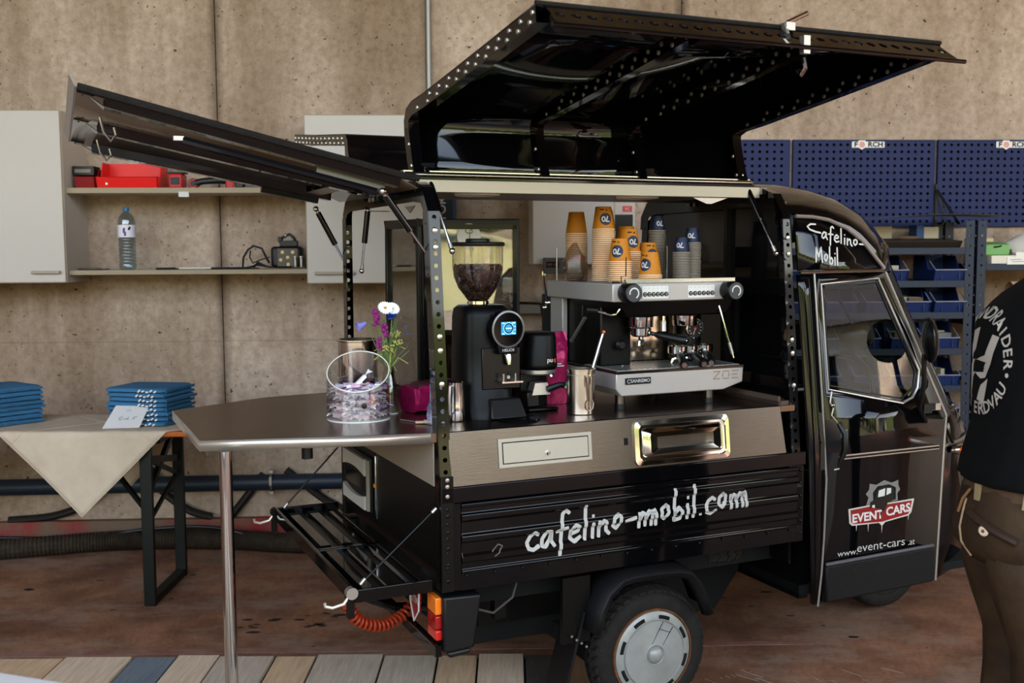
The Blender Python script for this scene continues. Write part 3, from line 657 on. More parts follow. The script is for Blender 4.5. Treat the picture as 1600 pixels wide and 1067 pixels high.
for far in (False, True):
    Y = (lambda y: W1-y) if far else (lambda y: y)
    f = MB(); shell(f, subdiv(DOOR), [WIN], blk, .006, far); d = T('cab_door', f, solid=.012); tag(d, None)
    if not far: door = d
    f = MB(); shell(f, WIN, [], glass('cab_glass', '#C6CBCA', .06), .004, far); f.build('window_pane', d)
    f = MB(); f.tube([Vector((l, Y(cw(z)-.008), z)) for l, z in WIN], .006, satin, 6, closed=True); f.build('window_seal', d)
    f = MB(); f.tube([Vector((l, Y(cw(z)-.004), z)) for l, z in [(WIN[0][0]+(p[0]-WIN[0][0]), p[1]) for p in [(1.485, 1.088), (1.473, 1.438), (1.722, 1.452), (1.89, 1.12), (1.876, 1.06), (1.815, 1.022)]]], .005, blkplast, 6, closed=True); f.box((1.475, Y(cw(1.44))-.012, 1.43), (1.70, Y(cw(1.44))+.004, 1.445), blkplast); f.build('sash_frame', d)
    # rear pillar and quarter panel
    f = MB(); shell(f, subdiv([(1.405, .31), (1.382, .78), (1.369, 1.326), (1.362, 1.485), (1.432, 1.485), (1.444, 1.05), (1.453, .73), (1.449, .31)]), [], blk, .004, far); T('cab_pillar', f, solid=.012)
    f = MB(); shell(f, subdiv([(1.36, 1.685), (1.435, 1.682), (1.507, 1.672), (1.585, 1.645), (1.651, 1.602), (1.751, 1.499), (1.367, 1.499)], 3), [], blk, .005, far); qp = T('quarter_panel', f, solid=.012)
    f = MB(); f.tube([Vector((l, Y(cw(z)-.014), z)) for l, z in ((1.37, 1.494), (1.755, 1.496))], .007, chrome, 8); f.tube([Vector((l, Y(cw(z)-.012), z)) for l, z in ((1.36, 1.69), (1.435, 1.688), (1.507, 1.678), (1.585, 1.65), (1.654, 1.607), (1.755, 1.503))], .007, satin, 8); f.build('gutter_trim', qp)
    f = MB(); f.tube([Vector((l, Y(cw(z)-.010), z)) for l, z in ((1.452, 1.49), (1.462, 1.05), (1.47, .74), (1.463, .5), (1.449, .31))][0:0] + [Vector((l, Y(cw(z)-.012), z)) for l, z in ((1.432, 1.49), (1.443, 1.05), (1.455, .76), (1.450, .55), (1.442, .42), (1.428, .30))], .004, satin, 8); f.tube([Vector((l, Y(cw(z)-.008), z)) for l, z in ((1.762, 1.49), (2.030, .95), (2.016, .85), (1.992, .32))], .006, satin, 8); T('edge_trim', f)
    f = MB(); f.beam(outer(1.756, 1.492)*0+Vector((1.775, Y(cw(1.49)+.004), 1.49)), Vector((2.045, Y(cw(.94)+.004), .94)), .03, .035, blk, (0, 1, 0)); T('front_pillar', f, bevel=.006)
    f = MB(); y = -.026 if not far else W1-.01
    f.hexa([(1.458, y, .312), (1.968, y, .322), (1.968, y+.03, .322), (1.458, y+.03, .312), (1.452, y, .445), (1.968, y, .455), (1.968, y+.03, .455), (1.452, y+.03, .445)], greyplast)
    f.beam((1.452, y+.004, .452), (1.966, y+.004, .461), .014, .012, mat('skirt_edge', '#4A474A', .35), (0, 1, 0)); T('door_skirt', f, bevel=.006)
f = MB(); f.beam((1.515, -.006, .832), (1.988, -.006, .832), .012, .020, blk); f.beam((1.515, -.010, .838), (1.988, -.010, .838), .006, .005, satin); f.beam((1.515, -.010, .826), (1.988, -.010, .826), .006, .004, satin); f.ball((1.517, -.008, .832), .012, blkplast, 6); f.build('door_moulding', door)
f = MB(); f.tube([Vector((l, cw(z)-.011, z)) for l, z in ((1.487, 1.07), (1.478, 1.03), (1.492, 1.01), (1.482, .985), (1.50, .965), (1.512, .95))], .004, satin); f.ball((1.488, cw(1.02)-.012, 1.02), .009, chrome, 6)
f.tube([Vector((1.512, cw(.96)-.014, .955)), Vector((1.522, cw(.9)-.03, .92)), Vector((1.522, cw(.86)-.03, .86)), Vector((1.508, cw(.8)-.012, .80))], [.010, .012, .011, .006], blkplast); f.box((1.512, cw(.92)-.032, .905), (1.532, cw(.92)-.018, .935), satin); f.tube([(1.488, -.011, .79), (1.512, -.011, .792)], .004, satin); f.build('door_handle', door, bevel=.001)
# roof, windscreen, nose
def bul(s, e=3.0): return 1-abs(2*s-1)**e
NS = 14
edge = [(1.36, 1.690), (1.435, 1.687), (1.507, 1.676), (1.585, 1.649), (1.651, 1.606), (1.715, 1.545), (1.752, 1.500)]
cen = [(1.36, 1.825), (1.50, 1.826), (1.63, 1.815), (1.75, 1.79), (1.85, 1.755), (1.94, 1.70), (1.985, 1.64)]
rows = []
for (le, ze), (lc, zc) in zip(edge, cen):
    r = []
    for i in range(NS+1):
        s = i/NS; b = bul(s); y = cw(ze) + (W1-2*cw(ze))*s; r.append(Vector((le+(lc-le)*b, y, ze+(zc-ze)*bul(s, 2.6))))
    rows.append(r)
f = MB(); f.grid(rows, blk); f.grid([[Vector((1.36, p.y, 1.60)) for p in rows[0]], rows[0]], blkflat); T('cab_roof', f, solid=.012, smooth=60)
f = MB(); f.tube([rows[0][i]+Vector((.02, 0, .006)) for i in range(1, NS)], .006, chrome, 6); T('roof_gutter', f)
ws = [(2.022, .95, .34, 0), (1.96, 1.075, .31, .02), (1.89, 1.22, .275, .05), (1.82, 1.36, .25, .09), (1.752, 1.500, .233, .14)]
rows2 = []
for (ln, z, bu, dz) in ws:
    r = []
    for i in range(NS+1):
        s = i/NS; b = bul(s); y = cw(z) + (W1-2*cw(z))*s; r.append(Vector((ln+bu*b, y, z+dz*bul(s, 2.6))))
    rows2.append(r)
f = MB(); f.grid(rows2, glass('screen_glass', '#C9CFCC', .06)); T('windscreen', f, smooth=60)
for rw, rr_ in ((rows2[-1], .014), (rows2[0], .012)): T('screen_frame', MB().tube(rw, rr_, blk, 8))
ns = [(1.97, .315, .50), (1.985, .45, .52), (1.998, .65, .52), (2.010, .80, .47), (2.016, .88, .42), (2.022, .95, .34)]
rows3 = []
for (ln, z, bu) in ns: rows3.append([Vector((ln+bu*bul(i/NS), cw(z)+(W1-2*cw(z))*i/NS, z)) for i in range(NS+1)])
f = MB(); f.grid(rows3, blk); T('cab_nose', f, solid=.012, smooth=60)
f = MB(); pts = rows3[3]; f.tube([p+Vector((.006, -.004, .03)) for p in pts[:6]], .006, satin, 6); T('nose_trim', f)
for y, s in ((.02, -1), (1.10, 1)):
    f = MB(); f.ball((0, 0, 0), .05, mat('indicator_chrome', '#C9C5BE', .15, 1), 8, (1.25, .5, .42)); f.ball((.008, s*.014, 0), .042, mat('amber_lens', '#D9621A', .1, 0, .6), 8, (1.2, .6, .40)); T('indicator', f, loc=(2.125, y-.02*(-s), .812))
f = MB(); f.lathe([(.07, 0), (.075, .03), (.06, .05), (.001, .06)], (2.50, .56, .72), chrome, 20, Matrix.Rotation(R(90), 3, 'Y')); T('headlamp', f)
# bulkhead, floor, seat, wheel, mirrors
f = MB(); f.prism([(.05, .45), (1.07, .45), (1.07, .9), (1.02, 1.60), (.94, 1.76), (.16, 1.76), (.085, 1.64), (.05, .9)], 1.345, 1.358, 0, blk)
f.box((1.325, .42, 1.05), (1.345, .44, 1.74), blkflat); T('cab_bulkhead', f)
f = MB(); f.box((1.27, .03, 1.03), (1.335, 1.06, 1.045), mat('brown_ledge', '#4A3B33', .5)); f.box((1.27, .03, 1.031), (1.28, 1.06, 1.062), mat('brown_ledge', '#4A3B33', .5)); T('counter_ledge', f)
f = MB(); f.box((1.40, .04, .33), (2.3, 1.08, .36), dark); f.box((1.40, .06, .31), (1.44, 1.06, .78), blkflat); T('cab_floor', f)
f = MB(); f.box((1.42, .2, .55), (1.78, .92, .68), blkplast); f.box((1.40, .25, .68), (1.5, .85, .98), blkplast); T('seat', f, bevel=.03, seg=3)
f = MB(); f.tube([(2.0, .52+.17*math.cos(t*PI/10), .99+.15*math.sin(t*PI/10)) for t in range(20)], .011, blkplast, 8, closed=True); f.tube([(2.0, .36, .98), (2.02, .52, .99), (2.0, .68, .98)], .012, blkplast); f.tube([(2.02, .52, .99), (2.2, .52, .75), (2.3, .52, .5)], .02, blkplast); T('steering_wheel', f)
mirb = mat('mirror_back', '#0A0A0B', .22)
f = MB(); f.ball((0, 0, 0), .080, mirb, 10, (.34, .95, 1.05)); mi = T('side_mirror', f, loc=(1.862, -.075, 1.245)); mi.rotation_euler = (0, R(-4), R(-34))
f = MB(); f.tube([(1.862, -.05, 1.19), (1.87, -.045, 1.08), (1.885, -.012, .985), (1.93, .0, .93)], .009, blkplast); f.box((1.90, -.02, .965), (1.94, .02, 1.0), blkplast); f.box((1.955, -.022, .975), (1.98, .01, 1.0), satin); T('mirror_arm', f)
f = MB(); f.ball((0, 0, 0), .075, mirb, 10, (1.25, .5, .8)); mi = T('inside_mirror', f, loc=(2.12, .58, 1.20))
f = MB(); f.tube([(2.12, .58, 1.18), (2.24, .6, 1.08), (2.30, .62, .98)], .008, blkplast); f.tube([(1.9, .5, 1.5), (2.0, .56, 1.36), (2.12, .58, 1.22)], .007, blkplast); T('mirror_arm', f)
f = MB(); f.tube([(2.01, .0, .94), (2.06, .02, .83), (2.10, .01, .82)], .007, blk); f.tube([(1.985, .0, .97), (2.07, .0, .84)], .006, blkflat); T('indicator_stalk', f)
# ---- lettering on cab
f = MB(); ls = []
k = .105
def qline(wd_, x0, z0, sx, sy, slope): return [[(x0+px*sx, z0+py*sy+slope*(px*sx)) for px, py in ln] for ln in word(wd_, 0, 0, 1, 1)[0]]
for ln in [[(.9, .62), (.6, .95), (.16, .86), (.02, .66), (.2, .52), (.9, .36)]]: pass
ls += [[(1.468, 1.632), (1.445, 1.636), (1.42, 1.644), (1.410, 1.655), (1.425, 1.663), (1.447, 1.662)]]
ls += qline('afelino-', 1.470, 1.614, .0545, .052, -.22)
ls += qline('Mobil', 1.438, 1.530, .0435, .062, -.14)
f.strokes(ls, lambda l, z: Vector((l, cw(z)-.013, z)), .0062, white); T('brand_lettering', f)
logo = T('logo_banner', MB().prism([(1.556, .641), (1.644, .645), (1.757, .646), (1.868, .649), (1.856, .599), (1.843, .588), (1.73, .575), (1.715, .562), (1.70, .575), (1.575, .578), (1.562, .588)], -.0080, -.0066, 1, mat('logo_white', '#B9B2A8', .5)))
MB().prism([(1.565, .636), (1.644, .640), (1.757, .641), (1.857, .643), (1.847, .603), (1.838, .593), (1.715, .578), (1.578, .584), (1.569, .592)], -.0088, -.0081, 1, mat('logo_red', '#7A1216', .4)).build('banner_field', logo)
sh = [(1.639, .646), (1.648, .675), (1.635, .688), (1.65, .703), (1.652, .725), (1.683, .718), (1.721, .732), (1.755, .719), (1.788, .726), (1.789, .707), (1.798, .69), (1.785, .677), (1.788, .65)]
MB().prism(sh, -.0078, -.0067, 1, mat('logo_grey', '#6F6C69', .5)).build('gear_outline', logo)
MB().prism([(1.672, .648), (1.668, .69), (1.69, .712), (1.745, .714), (1.776, .70), (1.778, .655)], -.0084, -.0079, 1, dark).build('gear_hollow', logo)
MB().prism([(1.654, .636), (1.656, .656), (1.676, .664), (1.684, .70), (1.714, .709), (1.755, .705), (1.766, .695), (1.767, .655), (1.737, .646), (1.722, .617), (1.712, .617), (1.707, .628)], -.0100, -.0090, 1, mat('logo_black', '#0A0A0A', .4)).build('van_emblem', logo)
f = MB(); f.prism([(1.690, .672), (1.694, .696), (1.724, .702), (1.722, .674)], -.0106, -.0101, 1, white); f.prism([(1.73, .676), (1.732, .702), (1.752, .700), (1.752, .682)], -.0106, -.0101, 1, white); f.prism([(1.664, .636), (1.664, .645), (1.676, .645), (1.676, .634)], -.0106, -.0101, 1, white); f.build('van_detail', logo)
f = MB()
for l, z0, z1 in ((1.595, .555, .578), (1.65, .548, .577), (1.715, .535, .564), (1.842, .57, .59)): f.prism([(l-.002, z1), (l+.002, z1), (l, z0)], -.0078, -.0068, 1, mat('logo_white', '', .5))
f.build('paint_drip', logo)
text('logo_letters', 'EVENT', .044, white, logo, (1.645, -.0095, .604), NEAR, sx=1.12, bold=.0014, rot=.02)
logo.location.y = -.0075
text('logo_letters', 'CARS', .044, white, logo, (1.790, -.0095, .614), NEAR, sx=1.1, bold=.0014, rot=.06)
wwwp = truck
text('web_address', 'www.', .032, offwhite, wwwp, (1.559, -.0135, .480), NEAR, sx=1.25)
text('web_address', 'event-cars', .044, offwhite, wwwp, (1.716, -.0135, .490), NEAR, sx=1.26)
text('web_address', '.at', .034, offwhite, wwwp, (1.862, -.0135, .484), NEAR, sx=1.0)
# ================================================================== WHEELS
def wheel(name, l, w0, w1, zc=.222, r=.222, cap=True, out=-1, tread=True):
    """axle along y; w0 the outer face"""
    hub = Vector((l, w0, zc)); wd_ = abs(w1-w0); M = NEARC if out < 0 else Matrix(((1, 0, 0), (0, 0, 1), (0, 1, 0)))
    f = MB(); f.lathe([(.150, -.012), (.152, -.002), (.165, .002), (.19, .0), (.203, -.008), (.207, -.018), (r-.012, -.03), (r-.012, -wd_+.03), (.207, -wd_+.018), (.19, -wd_), (.15, -wd_+.01), (.15, -wd_+.03), (.15, -.012)], hub, rubber, 48, M); ty = T(name, f, smooth=50)
    if tread:
        g = MB(); n = 40
        for i in range(n):
            a = 2*PI*i/n
            for j, (h0, h1, sk) in enumerate(((-.012, -.038, .16), (-.04, -.064, .10), (-.066, -wd_+.012, -.16))):
                ro = r+.002; ri = r-.024
                def P(rr, t, h): 
                    q = M @ Vector((rr*math.cos(t), rr*math.sin(t), h)); return hub+q
                w_ = PI/n*.66; rr0 = .213 if j == 0 else ro; rr1 = .213 if j == 2 else ro
                g.hexa([P(ri, a-w_, h0), P(ri, a+w_, h0), P(ri, a+w_+sk*.6, h1), P(ri, a-w_+sk*.6, h1), P(rr0, a-w_, h0), P(rr0, a+w_, h0), P(rr1, a+w_+sk*.6, h1), P(rr1, a-w_+sk*.6, h1)], rubber)
        tb = g.build('tyre_tread', ty); tb['kind'] = 'stuff'
    if cap:
        g = MB(); rust = mat('rusty_rim', '#7A4A24', .6, .3, var=(30, .5, '#3A2A20')); g.lathe([(.155, -.008), (.152, .004), (.147, .004), (.146, -.006)], hub, rust, 48, M); g.build('rim_edge', ty)
        g = MB(); capm = mat('hub_cap_silver', '#8C8C88', .36, .2, var=(8, .3, '#7E7E79')); g.lathe([(.146, -.008), (.144, .002), (.138, .006), (.118, .009), (.115, .006), (.112, .012), (.04, .016), (.034, .018), (.030, .015)], hub, capm, 48, M)
        g.ball(hub + M @ Vector((0, 0, .014)), .030, capm, 10, (1, .7, 1)); hc = g.build('hub_cap', ty, smooth=30)
        g = MB()
        for i in range(8):
            g = MB(); a0 = PI/8+2*PI*i/8-.17+.08; rows = []
            for rr in (.121, .133): rows.append([hub + M @ Vector((rr*math.cos(a0+.34*k/5), rr*math.sin(a0+.34*k/5), .0092 - (rr-.121)*.12)) for k in range(6)])
            g.grid(rows, dark); g.build('cap_slot', hc, solid=.002)
        g = MB()
        for a, b in (((-.018, .03), (.032, .108)), ((.022, .018), (.07, .085)), ((.018, .085), (.058, .068))): g.beam(hub + M @ Vector((a[0], a[1], .0155)), hub + M @ Vector((b[0], b[1], .0135)), .0016, .0016, dark, (0, 1, 0))
        g.build('cap_line', hc)
    return ty
wheel('rear_wheel', .765, .03, .135)
wheel('rear_wheel', .765, 1.09, .985, cap=False, out=1, tread=False)
wheel('front_wheel', 2.25, .51, .61, cap=False, tread=False)
f = MB(); f.lathe([(.14, -.05), (.19, -.05), (.213, -.03), (.213, .03), (.19, .05), (.14, .05), (.14, -.05)], (1.15, .36, .49), rubber, 36)
for i in range(36):
    a = 2*PI*i/36; c = Vector((1.15+.212*math.cos(a), .36+.212*math.sin(a), .49))
    for dz in (-.022, 0, .022): f.beam(c+Vector((0, 0, dz-.008)), c+Vector((-.012*math.sin(a), .012*math.cos(a), dz+.008)), .01, .01, rubber, (math.cos(a), math.sin(a), 0))
T('spare_wheel', f)
def fender(y0, y1, name='mudguard'):
    path = [(.512, .345), (.53, .42), (.56, .475), (.61, .513), (.66, .522), (.75, .522), (.83, .517), (.88, .503), (.915, .465), (.945, .41), (.968, .352)]
    f = MB(); rows = []
    for (y, d) in ((y0+.035, -.03), (y0+.008, -.024), (y0, -.008), (y0+.006, .0), (y0+.05, .008), (y1, .008)):
        r = []
        for i, p in enumerate(path):
            a = Vector(path[max(0, i-1)]); b = Vector(path[min(len(path)-1, i+1)]); t = (b-a).normalized(); nn = Vector((-t.y, t.x)); r.append(Vector((p[0]+nn.x*d, y, p[1]+nn.y*d)))
        rows.append(r)
    f.grid(rows, greyplast); return T(name, f, solid=.004, smooth=60)
fender(-.035, .13); fender(W1+.035, W1-.13)
f = MB(); f.hexa([(.40, .03, .03), (.41, .03, .03), (.41, .16, .03), (.40, .16, .03), (.50, .03, .40), (.51, .03, .40), (.51, .16, .40), (.50, .16, .40)], blkplast); T('mud_flap', f)
f = MB()
for i in range(4): f.lathe([(.005, 0), (.004, .003)], (.455+.018*i, .025, .33-.014*i), satin, 6, NEARC)
f.box((.43, .04, .30), (.53, .06, .52), blkflat); T('flap_bracket', f)
# ================================================================== ON THE COUNTER
ZC = 1.0315
# ---- espresso machine
O_ = (.95, .42, ZC)
em = tthing('espresso_machine', 'silver two-group espresso machine with paper cups stacked on its top', 'coffee machine', *O_)
def E(name, mb, parent=None, **k): return mb.build(name, parent or em, **k)
def B(): return MB(O_)
silv = mat('machine_silver', '#A8A29D', .42, .35)
f = B(); f.prism([(.72, 1.078), (1.14, 1.078), (1.222, 1.102), (1.225, 1.158), (.70, 1.158), (.70, 1.104)], .17, .62, 1, silv); E('drip_tray_base', f, bevel=.004)
f = B(); f.box((.70, .168, 1.154), (1.226, .62, 1.164), mat('tray_trim', '#3A3632', .15, .8)); f.box((.712, .18, 1.16), (1.214, .42, 1.1655), mat('tray_grille', '#A59E94', .3, .45)); E('drip_grille', f, bevel=.001)
f = B()
for i in range(22): f.box((.73+i*.0215, .19, 1.1654), (.737+i*.0215, .41, 1.1662), dark)
f.lathe([(.006, 0), (.006, .004)], (.80, .30, 1.1656), satin, 8); o = E('grille_slot', f); o['kind'] = 'stuff'
for l in (.735, 1.10):
    for w in (.205, .58):
        f = B(); f.lathe([(.017, .018), (.0175, .05)], (l, w, ZC), steel, 18); f.lathe([(.019, 0), (.019, .018)], (l, w, ZC), blkplast, 18); E('foot', f)
for x_ in (.70, 1.19):
    f = B(); f.box((x_, .57, 1.10), (x_+.022, .67, 1.42), silv); E('side_frame', f, bevel=.003)
f = B(); f.box((.725, .46, 1.16), (1.19, .66, 1.405), blkflat); f.box((.728, .33, 1.164), (.853, .50, 1.402), blkflat); f.box((.853, .41, 1.33), (1.14, .48, 1.402), blkflat); E('body', f, bevel=.006)
f = B(); f.box((.853, .44, 1.166), (1.10, .465, 1.345), mat('mirror_splash', '#D8C4AE', .13, 1, bump=(3, .02))); E('splash_panel', f)
f = B(); f.lathe([(.052, 1.165), (.052, 1.40)], (1.125, .385, 0), blkflat, 24); f.box((1.09, .385, 1.165), (1.18, .47, 1.40), blkflat); E('gauge_column', f)
f = B(); f.hexa([(.76, .20, 1.345), (1.17, .20, 1.345), (1.17, .5, 1.345), (.76, .5, 1.345), (.70, .182, 1.402), (1.19, .182, 1.402), (1.19, .5, 1.402), (.70, .5, 1.402)], blkflat); E('hood', f, bevel=.006)
f = B(); f.box((.685, .17, 1.40), (1.195, .67, 1.462), silv); up_ = E('upper_body', f, bevel=.004)
f = B(); f.box((.69, .175, 1.462), (1.188, .66, 1.4635), mat('grey_tray', '#77726C', .35, .8)); f.box((.74, .172, 1.4625), (1.185, .19, 1.476), mat('pale_rail', '#C8C6B6', .25, .8)); E('cup_tray', f, bevel=.001)
f = B(); f.box((1.005, .64, 1.50), (1.20, .644, 1.585), glass('smoked_glass', '#6E5A48', .08)); f.tube([(1.20, .642, 1.463), (1.20, .642, 1.588)], .003, satin); f.tube([(.692, .60, 1.463), (.692, .60, 1.585)], .003, satin); f.tube([(.73, .19, 1.463), (.73, .19, 1.485), (.745, .185, 1.486), (.747, .187, 1.55)], .002, blkflat); f.box((.70, .19, 1.463), (.725, .2, 1.47), blkflat); E('cup_guard', f)
for l in (.737, 1.150):
    f = B(); f.lathe([(.030, -.07), (.033, -.05), (.033, .0), (.031, .004)], (l, .12, 1.431), blkplast, 24, NEARC); k_ = E('steam_knob', f, bevel=.002)
    f = B(); f.lathe([(.029, .0042), (.001, .0046)], (l, .12, 1.431), mat('knob_face', '#3A3A3C', .4), 24, NEARC); f.strokes([arc(l, 1.431, .017, -60, 190, 14)], lambda x, z: Vector((x, .1148, z)), .005, white); f.build('knob_face', k_)
for l0, l1 in ((.800, .905), (.985, 1.095)):
    f = B(); f.box((l0, .1675, 1.408), (l1, .171, 1.452), mat('key_plate', '#D2CEC8', .35)); kp = E('key_plate', f, bevel=.001)
    for i in range(6):
        x = l0+.010+i*(l1-l0-.02)/5; f = B(); f.lathe([(.0078, .0), (.0078, .003), (.006, .004)], (x, .1675, 1.424), blkplast, 14, NEARC); f.strokes([arc(x, 1.424, .004, 0, 300, 6)], lambda a, z: Vector((a, .1630, z)), .0012, white); f.build('brew_button', kp)
        f = B(); f.box((x-.003, .1665, 1.442), (x+.003, .1675, 1.447), white); f.build('key_light', kp)
for l in (.863, 1.045):
    f = B(); f.lathe([(.043, 1.304), (.044, 1.306), (.044, 1.35)], (l, .28, 0), chrome, 28); f.lathe([(.046, 1.34), (.05, 1.352)], (l, .28, 0), blkflat, 24); E('brew_group', f)
def portafilter(name, c, d, parent=None, tilt=0):
    """c basket centre, d handle direction"""
    c = Vector(c); d = Vector(d).normalized(); f = B()
    f.open_lathe([(.028, -.018), (.036, -.012), (.037, .012), (.034, .013), (.033, -.010), (.001, -.012)], c, chrome, 20)
    f.tube([c+d*.034, c+d*.062], [.008, .007], chrome)
    f.tube([c+Vector((0, 0, -.018)), c+Vector((0, 0, -.034))], .009, chrome)
    for s in (-1, 1):
        q = d.cross(Vector((0, 0, 1)))*s; f.tube([c+Vector((0, 0, -.03)), c+q*.016+Vector((0, 0, -.036)), c+q*.021+Vector((0, 0, -.05))], [.008, .007, .005], chrome)
    o = E(name, f)
    g = B(); g.tube([c+d*.055, c+d*.065, c+d*.085, c+d*.15, c+d*.165, c+d*.172], [.009, .013, .0135, .0165, .016, .012], blkplast, 12); g.tube([c+d*.171, c+d*.1745], .0095, chrome, 12); g.build('handle', o)
    return o
portafilter('portafilter', (.863, .28, 1.288), (.62, -.78, -.16))
for c, d in (((1.03, .30, 1.215), (-.40, -.86, -.22)), ((1.09, .32, 1.213), (-.24, -.92, -.22)), ((1.16, .33, 1.213), (-.40, -.88, -.22))): portafilter('portafilter', c, d)
f = B(); f.tube([(.955, .28, 1.345), (.955, .28, 1.32)], .009, chrome); f.tube([(.955, .28, 1.322), (.953, .275, 1.285)], .011, satin, 10); E('water_spout', f)
f = B(); f.open_lathe([(.036, -.012), (.037, .003), (.034, .004), (.033, .002)], (1.126, .334, 1.286), chrome, 28, NEARC); gg = E('pressure_gauge', f)
f = B(); f.lathe([(.033, .0022), (.001, .0024)], (1.126, .334, 1.286), mat('gauge_face', '#14161A', .3), 28, NEARC)
for i in range(11): a = R(225-27*i); f.beam((1.126+.022*math.cos(a), .3312, 1.286+.022*math.sin(a)), (1.126+.028*math.cos(a), .3312, 1.286+.028*math.sin(a)), .002, .001, white, (0, 1, 0))
f.lathe([(.006, .003), (.006, .004)], (1.126, .334, 1.286), mat('red_dot', '#C0281C', .4), 10, NEARC); f.beam((1.126, .330, 1.286), (1.118, .330, 1.264), .002, .001, white, (0, 1, 0)); f.build('gauge_dial', gg)
f = B(); f.tube([(1.126, .20, 1.40), (1.136, .19, 1.358), (1.166, .17, 1.231)], .0048, chrome); f.tube([(1.163, .172, 1.245), (1.173, .166, 1.205)], .0062, satin); f.tube([(1.173, .166, 1.205), (1.177, .164, 1.19)], .004, chrome); E('steam_wand', f)
f = B(); f.tube([(.735, .20, 1.40), (.731, .20, 1.375), (.715, .20, 1.357), (.70, .21, 1.355), (.648, .23, 1.371)], .0048, chrome); f.tube([(.66, .225, 1.368), (.625, .24, 1.372)], .008, blkplast); E('steam_wand', f)
f = B(); f.tube([(.705, .40, 1.335), (.70, .49, 1.25), (.70, .496, 1.244)], [.0065, .0065, .008], satin); E('wand_tip', f)
f = B(); f.lathe([(.018, 0), (.02, .02), (.012, .03)], (.80, .33, 1.24), blkplast, 14, NEARC); E('body_knob', f)
bd = E('name_badge', B().box((.735, .166, 1.118), (.835, .1705, 1.140), mat('badge_black', '#15171C', .3)))
text('badge_letters', 'SANREMO', .0165, offwhite, bd, (.793-O_[0], .1655-O_[1], 1.129-O_[2]), NEAR, sx=1.02, bold=.0003)
f = B(); f.strokes([arc(.748, 1.129, .006, 40, 320, 10)], lambda x, z: Vector((x, .1656, z)), .002, offwhite); f.build('badge_ring', bd)
mb_ = mat('logo_brown', '#8B7A68', .4); 
f = B(); x0 = 1.095; F_ = lambda x, z: Vector((x, .1692, z))
f.strokes([[(x0, 1.144), (x0+.028, 1.144), (x0, 1.118), (x0+.028, 1.118)], [(x0+.04, 1.144), (x0+.066, 1.144)], [(x0+.04, 1.118), (x0+.066, 1.118)], [(x0+.04, 1.138), (x0+.04, 1.124)], [(x0+.066, 1.138), (x0+.066, 1.124)], [(x0+.078, 1.144), (x0+.106, 1.144)], [(x0+.078, 1.131), (x0+.102, 1.131)], [(x0+.078, 1.118), (x0+.106, 1.118)]], F_, .005, mb_); E('model_lettering', f)
# ---- paper cups, upside down and nested
def cup_proto(kind):
    if kind == 'y': rb, rt_, h, m = .040, .0285, .082, mat('cup_yellow', '#C27A12', .55, var=(12, .5, '#B87010'))
    else: rb, rt_, h, m = .0300, .0225, .056, mat('cup_blue', '#131B36', .5)
    rimm = mat('cup_rim', '#E2D3BA', .6) if kind == 'y' else mat('cup_rim_pale', '#9E907A', .6)
    r = thing('paper_cup', 'x', 'cup')
    f = MB(); f.lathe([(rb, .003), (rt_, h), (rt_-.002, h+.0005), (rt_-.003, h-.004), (.001, h-.004)], (0, 0, 0), m, 20); f.build('cup_wall', r)
    f = MB(); f.lathe([(rb-.001, .0035), (rb+.0024, .0030), (rb+.0024, .0004), (rb-.001, -.0005)], (0, 0, 0), rimm, 20); f.build('rim', r)
    return r
def cup_logo(root, kind, ang):
    rb, rt_, h = (.040, .0285, .082) if kind == 'y' else (.0300, .0225, .056)
    zc = h*.46 if kind == 'y' else h*.5; rr = h*.27 if kind == 'y' else h*.36
    def S(x, z, d=.0006):
        rad = rb+(rt_-rb)*(z/h)+d; a = ang + x/rad; return Vector((rad*math.cos(a), rad*math.sin(a), z))
    f = MB(); rows = []
    for k in range(6):
        q = rr*k/5; rows.append([S(q*math.cos(2*PI*t/20)+1e-5*t, zc+q*math.sin(2*PI*t/20)) for t in range(20)])
    f.grid(rows, navy if kind == 'y' else mat('cup_blue_disc', '#1A2850', .5), closed=True); lg = f.build('cup_emblem', root)
    f = MB(); u = rr
    # the printed "70", upside down because the cup stands on its mouth
    lines = [[(-.62*u+.0, .0)]]; z7 = [[(.32*u, .42*u), (.04*u, -.40*u), (.62*u, -.40*u)]]; o0 = [arc(-.36*u, -.02*u, .25*u, 0, 360, 14, .36*u)]
    f.strokes([[(x, zc+z) for x, z in ln] for ln in z7+o0], lambda x, z: S(x, z, .0012), u*.2, white)
    f.build('cup_number', lg)
    if kind == 'y':
        f = MB(); f.strokes([[(-.020, h*.87), (-.006, h*.87)]], lambda x, z: S(x, z, .001), .004, dark); f.strokes([arc(.004, h*.85, .003, 0, 360, 6)], lambda x, z: S(x, z, .001), .002, dark); f.build('maker_mark', root)
MTOP = 1.4637
def ordn(i): return f"{i}{'th' if 10 < i % 100 < 14 else {1: 'st', 2: 'nd', 3: 'rd'}.get(i % 10, 'th')}"
STACKS = [ # kind, l, w, count, logo angle offset, label place
 ('y', .775, .60, 26, None, 'plain stack at the left back'), ('y', .80, .44, 28, .25, 'tallest yellow stack'), ('y', .885, .58, 27, .25, 'stack just behind the tallest yellow one'),
 ('y', .80, .32, 11, -.30, 'short front stack beside the wire clip'), ('y', .885, .40, 16, .45, 'stack between the short front ones'), ('y', .95, .53, 18, None, 'back stack with its emblem turned away'),
 ('y', .90, .28, 4, -.55, 'lowest yellow stack at front'), ('y', .965, .40, 9, .5, 'right-hand stack behind the lowest one'),
 ('b', 1.045, .47, 32, .45, 'tallest blue stack'), ('b', 1.105, .56, 29, -.1, 'back stack of the blue group'), ('b', 1.063, .33, 18, -.2, 'lowest blue stack at front'), ('b', 1.122, .35, 24, -.1, 'right-hand blue stack')]
